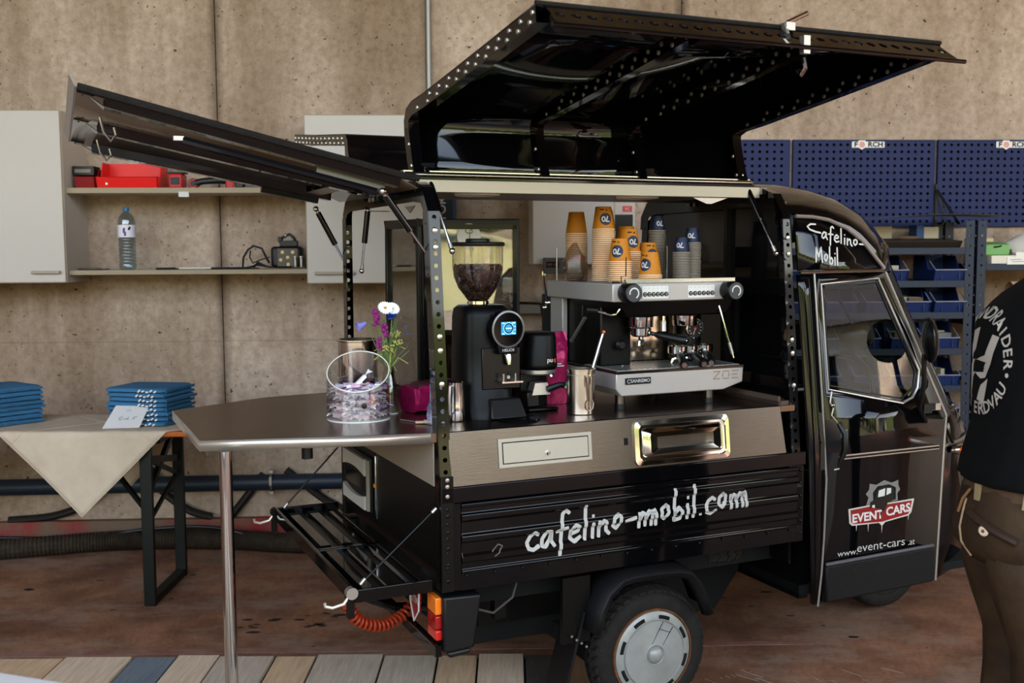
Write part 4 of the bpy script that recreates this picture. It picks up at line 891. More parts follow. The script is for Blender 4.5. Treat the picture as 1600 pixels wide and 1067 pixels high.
protos = {k: cup_proto(k) for k in 'yb'}; usedp = set(); em_q = []
for kind, l, w, n, lg, place in STACKS:
    pitch = .0068 if kind == 'y' else .0058
    col_ = 'yellow' if kind == 'y' else 'dark blue'
    for i in range(n):
        z = MTOP + .0008 + i*pitch; loc = truckP(l+random.uniform(-.0007, .0007), w+random.uniform(-.0007, .0007), z)
        topm = i == n-1
        lab = (f'topmost {col_} paper cup of the {place}' if topm else f'{col_} paper cup, {ordn(i+1)} from the bottom of the {place}')
        if kind not in usedp: c = protos[kind]; usedp.add(kind); c.location = loc; c['label'] = lab
        else: c = dup(protos[kind], loc, None, lab)
        c.rotation_euler = (0, 0, 0); c['group'] = 'yellow cups on the coffee machine' if kind == 'y' else 'dark blue cups on the coffee machine'
        if topm and lg is not None: em_q.append((c, kind, lg, loc))
for c, kind, lg, loc in em_q:
    cup_logo(c, kind, math.atan2(-loc.y, -loc.x)+lg)
# clear bag of lids beside the yellow cups
pb = tthing('plastic_bag', 'crumpled clear plastic bag of lids on the left end of the coffee machine', 'bag', .715, .50, MTOP)
f = MB(); rows = []
for i in range(9):
    t = i/8; rows.append([Vector(((.038*math.sin(PI*min(1, t*.8+.2))*random.uniform(.7, 1.25)+.006)*math.cos(2*PI*k/12), (.04*math.sin(PI*min(1, t*.8+.2))*random.uniform(.75, 1.2)+.006)*math.sin(2*PI*k/12), .002+.135*t+random.uniform(-.004, .004)*(i > 0))) for k in range(12)])
f.grid(rows, glass('bag_film', '#DDD6CE', .07, .4), closed=True); f.build('bag_film', pb)
f = MB()
for i in range(8): f.lathe([(.030, .004+i*.008), (.031, .007+i*.008), (.001, .008+i*.008)], (0, 0, 0), mat('lid_brown', '#6E5A48', .5), 16)
f.build('lid_stack', pb)
f = MB(); f.ball((.0, -.033, .085), .007, mat('red_tag', '#C22A28', .5), 5); f.build('red_tag', pb)

# ---- coffee grinder
O_ = (.262, .27, ZC)
gr = tthing('coffee_grinder', 'tall black coffee grinder with a clear hopper full of beans', 'coffee grinder', *O_)
def G(name, mb, parent=None, **k): return mb.build(name, parent or gr, **k)
satblk = mat('grinder_black', '#050506', .38, spec=.14)
f = B(); rows = []
for z, hw, y0, y1 in ((ZC, .098, .18, .40), (ZC+.03, .098, .185, .40), (1.10, .093, .21, .40), (1.25, .09, .215, .40), (1.36, .088, .215, .395), (1.385, .084, .22, .39), (1.397, .07, .235, .375)):
    rows.append([Vector((.262+x, y, z)) for x, y in [(px_*hw, y0+(y1-y0)*(.5+.5*py_)) for px_, py_ in [(c*abs(c)**-.35 if abs(c) > 1e-6 else 0, s_*abs(s_)**-.35 if abs(s_) > 1e-6 else 0) for c, s_ in [(math.cos(2*PI*k/28), math.sin(2*PI*k/28)) for k in range(28)]]]])
f.grid(rows, satblk, closed=True); f.add(rows[-1], [tuple(range(28))], satblk); G('grinder_body', f, smooth=50)
f = B(); f.lathe([(.03, 1.397), (.036, 1.40), (.036, 1.41), (.03, 1.412)], (.25, .30, 0), chrome, 20); G('hopper_collar', f)
hop = [(.030, 1.408), (.036, 1.415), (.066, 1.455), (.080, 1.49), (.0835, 1.52), (.0845, 1.592)]
f = B(); f.open_lathe(hop, (.25, .30, 0), glass('hopper_clear', '#E9E6E2', .10), 36); ho = G('hopper', f, smooth=60)
f = B(); f.lathe([(.088, 1.590), (.090, 1.593), (.090, 1.600), (.085, 1.603), (.04, 1.604), (.04, 1.612), (.036, 1.615)], (.25, .30, 0), blkplast, 36); G('hopper_lid', f)
bean = mat('coffee_bean', '#2A1811', .32, var=(60, .5, '#3E2418'))
beanm = MB().ball((0, 0, 0), .0052, bean, 5, (1.35, 1, .75)).mesh('bean')
f = B(); f.lathe([(.02, 1.41), (.034, 1.417), (.063, 1.455), (.076, 1.49), (.078, 1.515), (.001, 1.522)], (.25, .30, 0), mat('bean_core', '#1A0E0A', .5), 30); bc = G('bean_fill', f)
f = B()
def hr(z):
    for (ra, za), (rb, zb) in zip(hop[:-1], hop[1:]):
        if za <= z <= zb: return ra+(rb-ra)*(z-za)/(zb-za)
    return .03
bv = [tuple(v.co) for v in beanm.vertices]; bf = [tuple(p.vertices) for p in beanm.polygons]
def scatter_bean(mb, p):
    M = Matrix.Rotation(random.uniform(0, 6), 3, 'X') @ Matrix.Rotation(random.uniform(0, 6), 3, 'Z'); mb.add([Vector(p)+M @ Vector(v) for v in bv], bf, bean)
for i in range(900):
    z = random.uniform(1.416, 1.522); a = random.uniform(0, 2*PI); rr = hr(z)-.0075
    scatter_bean(f, (.25+rr*math.cos(a), .30+rr*math.sin(a), z))
for i in range(260):
    a = random.uniform(0, 2*PI); rr = .074*math.sqrt(random.random()); scatter_bean(f, (.25+rr*math.cos(a), .30+rr*math.sin(a), 1.524+random.uniform(-.003, .004)))
bo = f.build('coffee_beans', bc); bo['kind'] = 'stuff'
AX = Matrix.Rotation(R(6), 3, 'Z') @ NEARC
f = B(); f.open_lathe([(.056, -.06), (.060, -.005), (.060, .004), (.055, .006), (.053, .002)], (.305, .185, 1.322), satblk, 40, AX); f.box((.26, .205, 1.27), (.345, .26, 1.37), satblk); dh = G('display_housing', f, smooth=40)
f = B(); f.open_lathe([(.0605, .0045), (.0605, .0055), (.0545, .0068), (.0545, .005)], (.305, .185, 1.322), mat('ring_grey', '#6B6A6C', .3, .5), 40, AX); f.build('display_ring', dh)
f = B(); f.lathe([(.053, .0025), (.001, .003)], (.305, .185, 1.322), mat('display_black', '#030304', .12, spec=.25), 40, AX); f.build('display_glass', dh)
def dsp(x, z, d=.0036): return Vector((.305, .185, 1.322)) + Matrix.Rotation(R(6), 3, 'Z') @ Vector((x, -d, z))
f = B(); f.add([dsp(-.026, -.018), dsp(.030, -.018), dsp(.030, .024), dsp(-.026, .024)], [(0, 1, 2, 3)], mat('screen_blue', '#1D6A93', .3, emit=.5)); sc_ = f.build('screen', dh)
f = B(); f.strokes([arc(.002, .003, .015, 0, 360, 20)], lambda x, z: dsp(x, z, .0040), .004, mat('screen_dark', '#0A2230', .3)); f.strokes([arc(.002, .003, .0185, 20, 340, 20)], lambda x, z: dsp(x, z, .0040), .0015, mat('screen_cyan', '#8FD4E8', .3, emit=.6))
f.strokes([[(-.008, .003), (.012, .003)], [(-.022, .020), (-.014, .020)], [(.016, .020), (.026, .020)], [(-.022, -.014), (-.014, -.014)], [(.016, -.014), (.026, -.014)], [(.024, .008), (.027, .008)], [(.024, -.002), (.027, -.002)]], lambda x, z: dsp(x, z, .0042), .0035, mat('screen_cyan', '', .3)); f.build('screen_graphic', dh)
f = B(); f.hexa([dsp(-.034, -.080, -.03), dsp(.034, -.080, -.03), dsp(.03, -.046, -.03), dsp(-.03, -.046, -.03), dsp(-.034, -.080, .003), dsp(.034, -.080, .003), dsp(.038, -.046, .004), dsp(-.038, -.046, .004)], satblk); f.build('name_tab', dh, bevel=.003)
text('grinder_lettering', 'HELIOS', .0125, offwhite, dh, dsp(0, -.068, .0045)-Vector(O_), Matrix.Rotation(R(6), 3, 'Z') @ NEAR, sx=1.1, bold=.0002)
f = B(); f.tube([(.312, .205, 1.245), (.312, .195, 1.225), (.312, .19, 1.205)], [.014, .012, .008], chrome, 12); G('outlet', f)
f = B(); f.box((.278, .168, 1.148), (.352, .205, 1.153), chrome); f.tube([(.288, .18, 1.153), (.288, .18, 1.178)], .004, chrome); f.tube([(.33, .18, 1.153), (.33, .18, 1.178)], .004, chrome); f.tube([(.31, .205, 1.165), (.31, .19, 1.165)], .006, satin); G('holder_fork', f)
f = B(); f.box((.225, .208, 1.125), (.36, .216, 1.26), mat('panel_black', '#060607', .3, spec=.25)); G('front_panel', f, bevel=.003)
f = B(); f.hexa([(.235, .155, ZC+.004), (.36, .155, ZC+.004), (.36, .22, ZC+.004), (.235, .22, ZC+.004), (.245, .185, 1.095), (.35, .185, 1.095), (.35, .22, 1.095), (.245, .22, 1.095)], mat('chute_grey', '#1A1918', .3, .2)); G('grounds_chute', f, bevel=.004)
f = B(); f.lathe([(.068, .0), (.070, .004), (.068, .006), (.06, .003), (.001, .003)], (.325, .145, ZC), mat('tray_black', '#0B0B0C', .12), 36); G('grounds_tray', f)
f = B(); f.lathe([(.006, 0), (.006, .001)], (.235, .232, 1.44), white, 8, NEARC); 

# ---- automatic tamper
O_ = (.478, .315, ZC)
tp_ = tthing('coffee_tamper', 'small round black automatic tamper between the grinder and the steel jug', 'tamper', *O_)
f = B(); f.lathe([(.060, 1.172), (.067, 1.178), (.067, 1.19), (.0655, 1.20), (.062, 1.285), (.058, 1.296), (.05, 1.299), (.001, 1.300)], (.475, .315, 0), satblk, 36); f.build('press_head', tp_, smooth=50)
f = B(); f.box((.415, .33, ZC), (.52, .385, 1.18), blkflat); f.box((.415, .26, ZC), (.53, .385, 1.045), blkflat); f.box((.415, .275, 1.045), (.465, .34, 1.10), blkflat); f.build('press_base', tp_, bevel=.006)
f = B(); f.lathe([(.058, 1.155), (.062, 1.16), (.062, 1.172)], (.475, .315, 0), satin, 36); f.tube([(.50, .27, 1.155), (.505, .265, 1.148)], .008, chrome); f.build('press_ring', tp_)
f = B(); f.hexa([(.432, .268, 1.088), (.50, .268, 1.088), (.49, .33, 1.09), (.44, .33, 1.09), (.445, .272, 1.128), (.492, .272, 1.128), (.488, .32, 1.128), (.448, .32, 1.128)], satin); f.tube([(.49, .27, 1.105), (.53, .255, 1.12), (.545, .25, 1.118)], [.012, .01, .009], blkplast); f.build('basket_fork', tp_)
text('tamper_lettering', 'pu', .022, white, tp_, (.488-O_[0], .315-.0690-O_[1], 1.207-O_[2]), NEAR, bold=.0003)
text('tamper_lettering', 'q', .022, mat('orange_print', '#D8602A', .5), tp_, (.508-O_[0], .315-.0640-O_[1], 1.207-O_[2]), Matrix.Rotation(R(25), 3, 'Z') @ NEAR, bold=.0003)

# ---- magenta coffee bags
mag = mat('magenta_foil', '#8E1248', .28, .35, bump=(22, .5)); magd = mat('magenta_foil_dark', '#4A0F22', .35, .3, bump=(22, .5))
def foilbag(name, label, l, w, sx, sy, h, rz=0, lying=False, dk=False):
    r = tthing(name, label, 'coffee bag', l, w, ZC, None, rz); f = MB(); rows = []
    n = 9
    for i in range(n):
        t = i/(n-1); k = 1 if t < .7 else 1-(t-.7)/.3*.85; wob = lambda: random.uniform(-.006, .006)
        row = []
        for x, y in rrect(-.5, -.5, .5, .5, .18, 3):
            if not lying: row.append(Vector((x*sx*(1 if t < .7 else 1+.05)+wob()*(t > 0), y*sy*k+wob()*(t > 0), .0008+h*t)))
            else: row.append(Vector((-h/2+h*t, x*sx*k+wob(), sy*(.5+y*k)+.0008+(wob() if y > -.3 else 0)))); row[-1].z = max(row[-1].z, .0008)
        rows.append(row)
    f.grid(rows, magd if dk else mag, closed=True); f.add(rows[0], [tuple(range(len(rows[0])))], mag); f.add(rows[-1], [tuple(range(len(rows[-1])))], mag)
    f.build('foil_pouch', r, smooth=25)
    return r
b1 = foilbag('coffee_bag', 'magenta foil coffee bag lying beside the clear candy jar', .14, .47, .10, .085, .18, R(12), True)
f = MB(); f.box((.02, -.0575, .018), (.065, -.0555, .052), white); lb = f.build('barcode_label', b1)
f = MB()
for i in range(9): f.box((.025+i*.0042, -.0580, .021), (.025+i*.0042+.0008*(1+i % 3), -.0574, .049), dark)
f.build('barcode', lb)
f = MB(); f.hexa([(-.08, -.045, .055), (.09, -.045, .06), (.09, .05, .06), (-.08, .05, .055), (-.06, -.03, .10), (.08, -.03, .105), (.08, .03, .105), (-.06, .03, .10)], mat('bag_brown', '#3A1A1E', .4, .2, bump=(20, .4))); f.build('folded_top', b1, bevel=.01)
b2 = foilbag('coffee_bag', 'upright magenta foil coffee bag behind the black tamper', .570, .43, .13, .08, .255)
f = MB(); f.box((.040, -.0475, .055), (.062, -.0455, .08), mat('seal_black', '#0F1418', .4)); f.box((.048, -.049, .062), (.060, -.0475, .078), mat('seal_blue', '#2F8FB0', .4)); f.box((.042, -.049, .057), (.052, -.0475, .066), mat('seal_green', '#9BB53A', .4)); f.build('trade_seal', b2)
f = MB()
for z, a, b in ((.145, -.01, .03), (.137, .0, .04)): f.strokes([[(a, z), (b, z)]], lambda x, zz: Vector((x, -.0475, zz)), .004, white)
f.build('bag_print', b2)
foilbag('coffee_bag', 'dark magenta coffee bag squeezed between grinder and tamper', .385, .45, .12, .08, .245, 0, False, True)

# ---- steel pitcher with tongs and thermometer
O_ = (.568, .175, ZC)
pt_ = tthing('steel_canister', 'brushed steel canister with tongs clipped to its front, in front of the coffee machine', 'canister', *O_)
f = B(); f.open_lathe([(.001, .004), (.045, .004), (.047, .002), (.047, .146), (.050, .147), (.050, .151), (.045, .151), (.045, .008), (.001, .008)], (.568, .175, ZC), mat('brushed_can', '#BDB3AC', .22, 1), 36); f.open_lathe([(.0478, .130), (.0478, .133)], (.568, .175, ZC), satin, 36); f.build('canister_wall', pt_, smooth=40)
f = B(); yb = .125; f.tube([(.558, yb+.004, 1.165), (.557, yb, 1.135), (.556, yb, 1.125), (.560, yb-.002, 1.16), (.566, yb-.002, 1.085), (.557, yb-.002, 1.07), (.559, yb-.002, 1.054), (.572, yb-.002, 1.046), (.584, yb-.002, 1.054), (.588, yb-.002, 1.07), (.580, yb-.002, 1.085), (.578, yb-.002, 1.16), (.578, yb, 1.125), (.577, yb, 1.135), (.577, yb+.004, 1.165)], .0022, chrome, 6); f.build('tongs', pt_)
th_ = tthing('thermometer', 'slim silver milk thermometer leaning out of the steel canister', 'thermometer', .60, .18, ZC+.02)
f = MB(); f.tube([(-.02, .0, .0), (.018, .005, .125)], .004, satin); f.tube([(.018, .005, .125), (.058, .01, .235), (.062, .01, .245)], [.007, .008, .006], chrome, 10); f.ball((.063, .01, .248), .006, mat('orange_tip', '#D8682A', .4), 6); f.build('probe', th_)
# ---- small steel milk jug
O_ = (.132, .205, ZC)
jg = tthing('milk_jug', 'small polished steel milk jug beside the perforated post', 'jug', *O_)
f = B(); f.open_lathe([(.001, .002), (.026, .0), (.029, .006), (.027, .05), (.0235, .122), (.0245, .126), (.022, .124), (.025, .05), (.026, .006), (.001, .004)], (.132, .205, ZC), chrome, 28); f.build('jug_wall', jg, smooth=40)
f = B(); f.tube([(.113, .19, 1.145), (.098, .17, 1.148), (.094, .165, 1.11), (.098, .17, 1.06), (.110, .188, 1.05)], .005, satin, 8); f.build('handle', jg)
# ---- acrylic jar of sweets
jx, jw = -.135, .395
jr = tthing('candy_jar', 'clear acrylic cylinder with a slanted rim filled with wrapped sweets', 'jar', jx, jw, ZC)
acr = glass('acrylic', '#F4F3F1', .10)
f = MB(); n = 48
def rimz(a): return .155+.052*math.sin(a)+.02*math.cos(a)
for rad in (.102, .098):
    f.grid([[Vector((rad*math.cos(2*PI*i/n), rad*math.sin(2*PI*i/n), .003)) for i in range(n)], [Vector((rad*math.cos(2*PI*i/n), rad*math.sin(2*PI*i/n), rimz(2*PI*i/n))) for i in range(n)]], acr, closed=True)
f.build('jar_wall', jr)
f = MB(); f.tube([(.100*math.cos(2*PI*i/n), .100*math.sin(2*PI*i/n), rimz(2*PI*i/n)) for i in range(n)], .0022, mat('acrylic_edge', '#DCD9D4', .1, 0, .5), 6, closed=True); f.lathe([(.103, .0), (.103, .003), (.099, .004)], (0, 0, 0), mat('acrylic_edge', '', .1), 40); f.build('jar_rim', jr)
f = MB(); f.lathe([(.009, 0), (.009, .004), (.006, .005)], (-.012, -.1025, .055), blkplast, 16, NEARC); f.build('jar_knob', jr)
wr = [mat('sweet_wrap_white', '#F4F0F2', .3, var=(40, .3, '#E2D4E0')), mat('sweet_wrap_pink', '#EBDCE2', .3, var=(50, .2, '#B98AA2')), mat('sweet_wrap_violet', '#DAD4E4', .3, var=(50, .25, '#8A7AAE'))]
def sweet(m, i):
    f = MB(); f.prism([(-.024, -.008), (.024, -.008), (.024, .008), (-.024, .008)], -.005, .005, 2, m)
    for s in (-1, 1):
        f.grid([[Vector((s*.02, y*.006, .002*math.cos(y*9))) for y in (-1, -.5, 0, .5, 1)], [Vector((s*.029, y*.003, .003*math.cos(y*7))) for y in (-1, -.5, 0, .5, 1)], [Vector((s*(.048+.004*math.cos(y*5)), y*.012, .005*math.sin(y*8))) for y in (-1, -.5, 0, .5, 1)]], m)
    return f.mesh('wrapped_sweet')
sm = [sweet(m, i) for i, m in enumerate(wr)]
for i in range(170):
    layer = i//24; a = random.uniform(0, 2*PI); rr = .085*math.sqrt(random.random()) if i % 3 else random.uniform(.062, .078)
    z = .012+layer*.0135+random.uniform(0, .008); yaw = random.uniform(0, PI)
    if rr > .05: yaw = a+PI/2+random.uniform(-.35, .35); rr = min(rr, .078)
    o = bpy.data.objects.new('wrapped_sweet', sm[i % 3 if i % 5 else 0]); COL.objects.link(o); p = Vector((rr*math.cos(a), rr*math.sin(a), z))
    o.location = truckP(jx+p.x, jw+p.y, ZC+p.z); o.rotation_euler = (random.uniform(-.6, .6), random.uniform(-.22, .22)*(1 if rr < .05 else .6), TH+yaw)
    tag(o, 'small pale wrapped sweet in the clear slanted jar on the steel leaf', 'sweet', 'wrapped sweets in the clear jar')
o = bpy.data.objects.new('wrapped_sweet', sm[0]); COL.objects.link(o); o.location = truckP(jx+.0, jw-.02, ZC+.125); o.rotation_euler = (0, -.75, TH)
tag(o, 'wrapped sweet sticking up out of the heap in the slanted jar', 'sweet', 'wrapped sweets in the clear jar')
# ---- tall steel can and vase of flowers
cn = tthing('steel_can', 'tall open steel can behind the clear candy jar', 'can', -.076, .60, ZC)
f = MB(); f.open_lathe([(.001, .002), (.066, .002), (.067, .004), (.067, .235), (.073, .238), (.073, .242), (.064, .243), (.064, .008), (.001, .008)], (0, 0, 0), mat('can_steel', '#B9AFA8', .16, 1), 40); f.build('can_wall', cn, smooth=40)
vs_ = tthing('flower_vase', 'slim glass bottle vase behind the jar holding meadow flowers', 'vase', -.012, .455, ZC)
f = MB(); f.open_lathe([(.03, .002), (.032, .01), (.031, .08), (.020, .12), (.016, .15), (.017, .16)], (0, 0, 0), glass('vase_glass', '#D9DDD4', .14), 24); f.lathe([(.03, .0), (.031, .004)], (0, 0, 0), mat('acrylic_edge', '', .1), 20); f.build('vase_glass', vs_)
grn = mat('stem_green', '#5C7440', .6); yel = mat('umbel_yellow', '#B3AB5E', .7); purp = mat('petal_purple', '#7A1E62', .6); blu = mat('petal_blue', '#2A50B8', .6); lil = mat('petal_lilac', '#7E77C0', .6); whp = mat('petal_white', '#F0EEEA', .6)
def flower(name, label, base, top, group=None):
    r = tthing(name, label, 'flower', -.012, .455, ZC+.02); b = Vector(base); t = Vector(top); m = b.lerp(t, .55)+Vector((random.uniform(-.006, .006), 0, 0)); m.x *= .6
    f = MB(); f.tube([b, Vector((b.x*.3, b.y*.3, .13)), m, t], .0014, grn, 5); f.build('stem', r); return r, t
def daisy(label, base, top, tilt):
    r, t = flower('daisy', label, base, top); f = MB(); M = Matrix.Rotation(tilt, 3, 'X')
    for i in range(18):
        a = 2*PI*i/18; d = Vector((math.cos(a), math.sin(a), 0)); e = Vector((-math.sin(a), math.cos(a), 0))
        f.add([t+M @ q for q in (d*.004-e*.002, d*.004+e*.002, d*.022+e*.0042+Vector((0, 0, .003)), d*.027+Vector((0, 0, .002)), d*.022-e*.0042+Vector((0, 0, .003)))], [(0, 1, 2, 3, 4)], whp)
    f.build('petals', r); f = MB(); f.ball(t+Vector((0, 0, .002)), .006, mat('daisy_eye', '#C9952A', .7), 6, (1, 1, .6)); f.build('flower_eye', r)
daisy('white daisy at the top left of the flower bunch', (.005, 0, 0), (-.012, -.01, .335), R(52)); daisy('white daisy at the top right of the flower bunch', (-.005, .004, 0), (.014, -.004, .332), R(50))
r, t = flower('cornflower', 'deep blue cornflower under the white daisies', (.004, -.004, 0), (.004, -.03, .305)); f = MB()
for i in range(34):
    a = random.uniform(0, 2*PI); el = random.uniform(-.4, 1.2); d = Vector((math.cos(a)*math.cos(el), math.sin(a)*math.cos(el), math.sin(el))); e = d.cross(Vector((.3, .2, 1))).normalized()
    f.add([t, t+d*.014+e*.004, t+d*.021, t+d*.014-e*.004], [(0, 1, 2, 3)], blu)
f.build('petals', r)
r, t = flower('bellflower', 'pale lilac bellflower nodding out to the left of the bunch', (-.005, 0, 0), (-.078, -.01, .288)); f = MB(); M = Matrix.Rotation(R(-115), 3, 'Y'); f.open_lathe([(.003, 0), (.008, .006), (.010, .018), (.017, .032)], t, lil, 10, M); f.build('petals', r)
for nm, tp2, n_ in (('purple snapdragon at the left of the flower bunch', (-.046, -.012, .318), 12), ('purple flower spike lower down in the bunch', (-.016, -.02, .27), 10), ('short dark purple spike at the bunch foot', (-.04, -.015, .225), 9)):
    r, t = flower('snapdragon', nm, (0, 0, 0), tp2); f = MB()
    for i in range(n_): f.ball(t+Vector((random.uniform(-.009, .009)+.004*i/n_, random.uniform(-.008, .008), -i*.0042+.01)), .0068, purp, 5, (1, 1, 1.1))
    f.build('petals', r, smooth=0)
for k_, (tp2, lab) in enumerate((((.02, -.015, .245), 'greenish yellow umbel in the middle of the bunch'), ((.03, -.01, .215), 'greenish yellow umbel at the right of the bunch'), ((-.006, -.02, .20), 'greenish yellow umbel low in the bunch'))):
    r, t = flower('umbel', lab, (0, 0, 0), tp2); f = MB()
    for i in range(26): 
        q = t+Vector((random.uniform(-.018, .018), random.uniform(-.012, .012), random.uniform(-.008, .012))); f.ball(q, .0032, yel, 4); f.tube([t-Vector((0, 0, .02)), q], .0006, grn, 3)
    f.build('umbel_head', r)
r = tthing('grass_blades', 'thin green grass blades arching out of the bunch', 'grass', -.012, .455, ZC+.02); f = MB()
for i in range(64):
    a = random.uniform(0, 2*PI); ln = random.uniform(.16, .30); sp = random.uniform(.01, .075); f.tube([(0, 0, .02), (.006*math.cos(a), .006*math.sin(a), .13), (sp*.5*math.cos(a), sp*.5*math.sin(a)*.6, ln*.85), (sp*math.cos(a), sp*math.sin(a)*.6, ln-(.05 if i % 3 == 0 else 0))], .0013, grn if i % 3 else yel, 4)
for p in ((.045, .0, .30), (.062, .0, .27), (.068, 0, .245)): f.ball(p, .004, grn if p[2] > .28 else blu, 4)
o = f.build('blades', r); o['kind'] = 'stuff'
# ---- skewers lying on the leaf, clear pouch behind the post
sk = tthing('skewer_pair', 'thin metal skewers with little wooden pegs lying on the steel leaf', 'skewers', .02, .19, ZC, None, R(-24))
f = MB(); f.tube([(-.085, .07, .004), (.0, .0, .0035), (.07, -.085, .002)], .0018, satin, 6); f.build('skewer', sk); f = MB(); f.box((-.03, -.004, .003), (.006, .008, .010), mat('peg_wood', '#A58F72', .7)); f.box((.008, -.002, .003), (.04, .01, .010), mat('peg_wood', '', .7)); f.box((-.004, -.006, .004), (.012, .014, .013), mat('peg_grey', '#8C867C', .5)); f.build('peg', sk, bevel=.001)
cp = tthing('clear_pouch', 'crumpled clear pouch standing behind the rear post', 'pouch', .058, .19, ZC)
f = MB(); rows = [[Vector(((.03-.012*t)*math.cos(2*PI*k/10)*random.uniform(.8, 1.2), (.02-.008*t)*math.sin(2*PI*k/10)*random.uniform(.7, 1.2), .001+.125*t)) for k in range(10)] for t in (0, .2, .4, .6, .8, 1)]
f.grid(rows, mat('pouch_film', '#8E8CA8', .2, .1, var=(30, .2, '#4A4A60')), closed=True); f.build('pouch_film', cp, smooth=0)

# ---- glass-fronted cabinet on the counter
O_ = (.16, .64, ZC)
fr = tthing('display_cabinet', 'black framed glass display cabinet with a round white sticker behind the grinder', 'cabinet', *O_)
l0, l1, w0, w1, z0, z1 = .16, .555, .64, 1.02, ZC, 1.688
f = B(); t_ = .02
for x in (l0, l1-t_):
    for y in (w0, w1-t_): f.box((x, y, z0), (x+t_, y+t_, z1), blkflat)
for z in (z0, z1-.03): f.box((l0, w0, z), (l1, w1, z+.03), blkflat)
f.build('cabinet_frame', fr, bevel=.003)
f = B(); f.box((l0+.012, w0+.03, z0+.03), (l0+.016, w1-.02, z1-.03), glass('pane_side', '#CFCBC4', .18)); f.build('side_pane', fr)
f = B(); f.box((l0+.03, w0-.012, z0+.05), (l1-.02, w0-.006, z1-.03), glass('pane_front', '#D5D6D0', .2)); dp = f.build('glass_door', fr)
f = B()
for a, b in (((l0+.02, z0+.035), (l0+.034, z1-.02)), ((l1-.03, z0+.035), (l1-.014, z1-.02)), ((l0+.02, z0+.035), (l1-.014, z0+.06)), ((l0+.02, z1-.036), (l1-.014, z1-.018))): f.box((a[0], w0-.014, a[1]), (b[0], w0, b[1]), mat('door_frame_gloss', '#0A0A09', .12))
f.build('door_frame', dp)
f = B(); f.box((l0+.02, w0+.02, z0+.03), (l1-.02, w1-.03, z0+.035), blkflat); f.box((l0+.025, w0+.02, 1.315), (l1-.02, w1-.03, 1.322), blkflat); f.box((l0+.025, w0+.02, 1.235), (l1-.02, w1-.03, 1.242), blkflat); f.box((l0+.025, w0+.01, 1.312), (l1-.02, w0+.018, 1.325), satin); f.build('shelf_board', fr)
f = B(); f.box((l0+.02, w1-.028, z0+.03), (l1-.02, w1-.02, z1-.03), mat('cabinet_back', '#B8AFA2', .5)); f.build('back_panel', fr)
f = B(); f.lathe([(.046, 0), (.046, .0006)], (.352, w0-.0125, 1.627), mat('sticker_white', '#B5B2AB', .5), 32, NEARC); st = f.build('round_sticker', fr)
f = B(); sg = mat('sticker_green', '#5A6B3A', .5); cx, cz = .352, 1.640
f.strokes([[(cx+.002, cz+.018), (cx-.010, cz+.016), (cx-.014, cz+.004), (cx-.004, cz-.004), (cx+.003, cz+.002), (cx+.002, cz-.020)], [(cx+.002, cz+.006), (cx+.010, cz+.012), (cx+.014, cz+.002), (cx+.004, cz-.004)]], lambda x, z: Vector((x, w0-.0136, z)), .004, sg); f.build('sticker_monogram', st)
f = B(); f.strokes([arc(cx, cz-.040, .012, 20, 160, 10)], lambda x, z: Vector((x, w0-.0136, z)), .003, mat('sticker_orange', '#C77A3A', .5)); f.build('sticker_arc', st)
bm_ = [mat('book_cream', '#B9AA92', .7), mat('book_tan', '#9E8A70', .7), mat('book_grey', '#7A736A', .7), mat('book_brown', '#6A5238', .7)]
xb = .205
for i, (tk, h, m, lab) in enumerate(((.024, .19, 1, 'tan paperback, first from the left in the glass cabinet'), (.026, .175, 0, 'cream book, second from the left in the glass cabinet'), (.018, .18, 2, 'grey book, third from the left in the glass cabinet'), (.03, .17, 3, 'brown book in the middle of the glass cabinet'), (.026, .16, 0, 'cream lettered book seen beside the post in the glass cabinet'), (.03, .175, 1, 'tan book at the right end in the glass cabinet'))):
    b = tthing('book', lab, 'book', xb+tk/2, .70, z0+.0355, 'books in the glass cabinet'); f = MB(); f.box((-tk/2, -.02, 0), (tk/2, .14, h), bm_[m]); f.build('cover', b, bevel=.0015)
    f = MB(); f.box((-tk/2+.003, -.018, .003), (tk/2-.003, .143, h-.003), mat('book_pages', '#CFC4B0', .8)); f.build('pages', b)
    f = MB()
    for j in range(6): f.strokes([[(-.003, .03+j*.018), (.004, .036+j*.018)]], lambda x, z: Vector((x, -.0205, z)), .004, mat('book_ink', '#4A3A2C', .7))
    f.build('spine_print', b); xb += tk+.004
# ================================================================== ALONG THE BACK WALL
# local frame of a wall thing: x along the wall, -y out of the wall, z up
def wallcab(label, u0, u1, z0, z1, dep=.35, handle=None, edge=True):
    c = wthing('wall_cabinet', label, 'cabinet', u0, 0, z0); wd_, h = u1-u0, z1-z0
    f = MB(); f.box((0, -dep+.02, 0), (.018, -.002, h), whitelac); f.box((wd_-.018, -dep+.02, 0), (wd_, -.002, h), whitelac); f.box((.018, -dep+.02, 0), (wd_-.018, -.002, .018), whitelac); f.box((.018, -dep+.02, h-.018), (wd_-.018, -.002, h), whitelac); f.box((.018, -.012, .018), (wd_-.018, -.004, h-.018), whitelac); f.build('carcass', c, bevel=.001)
    f = MB(); f.box((.002, -dep, .003), (wd_-.002, -dep+.018, h-.003), mat('cabinet_door_white', '#B5ABA2', .42)); d = f.build('door', c, bevel=.0025)
    f = MB(); ed = mat('edge_strip', '#94836A', .6)
    for a, b in (((0, 0), (wd_, .004)), ((0, h-.004), (wd_, h)), ((wd_-.004, 0), (wd_, h)), ((0, 0), (.004, h))): f.box((a[0], -dep-.0005, a[1]), (b[0], -dep+.002, b[1]), ed)
    f.build('edge_band', d)
    if handle:
        f = MB(); f.box((handle[0], -dep-.02, handle[1]), (handle[0]+handle[2], -dep-.001, handle[1]+.014), mat('wood_pull', '#9C8F7F', .6)); f.build('handle', d, bevel=.003)
    return c
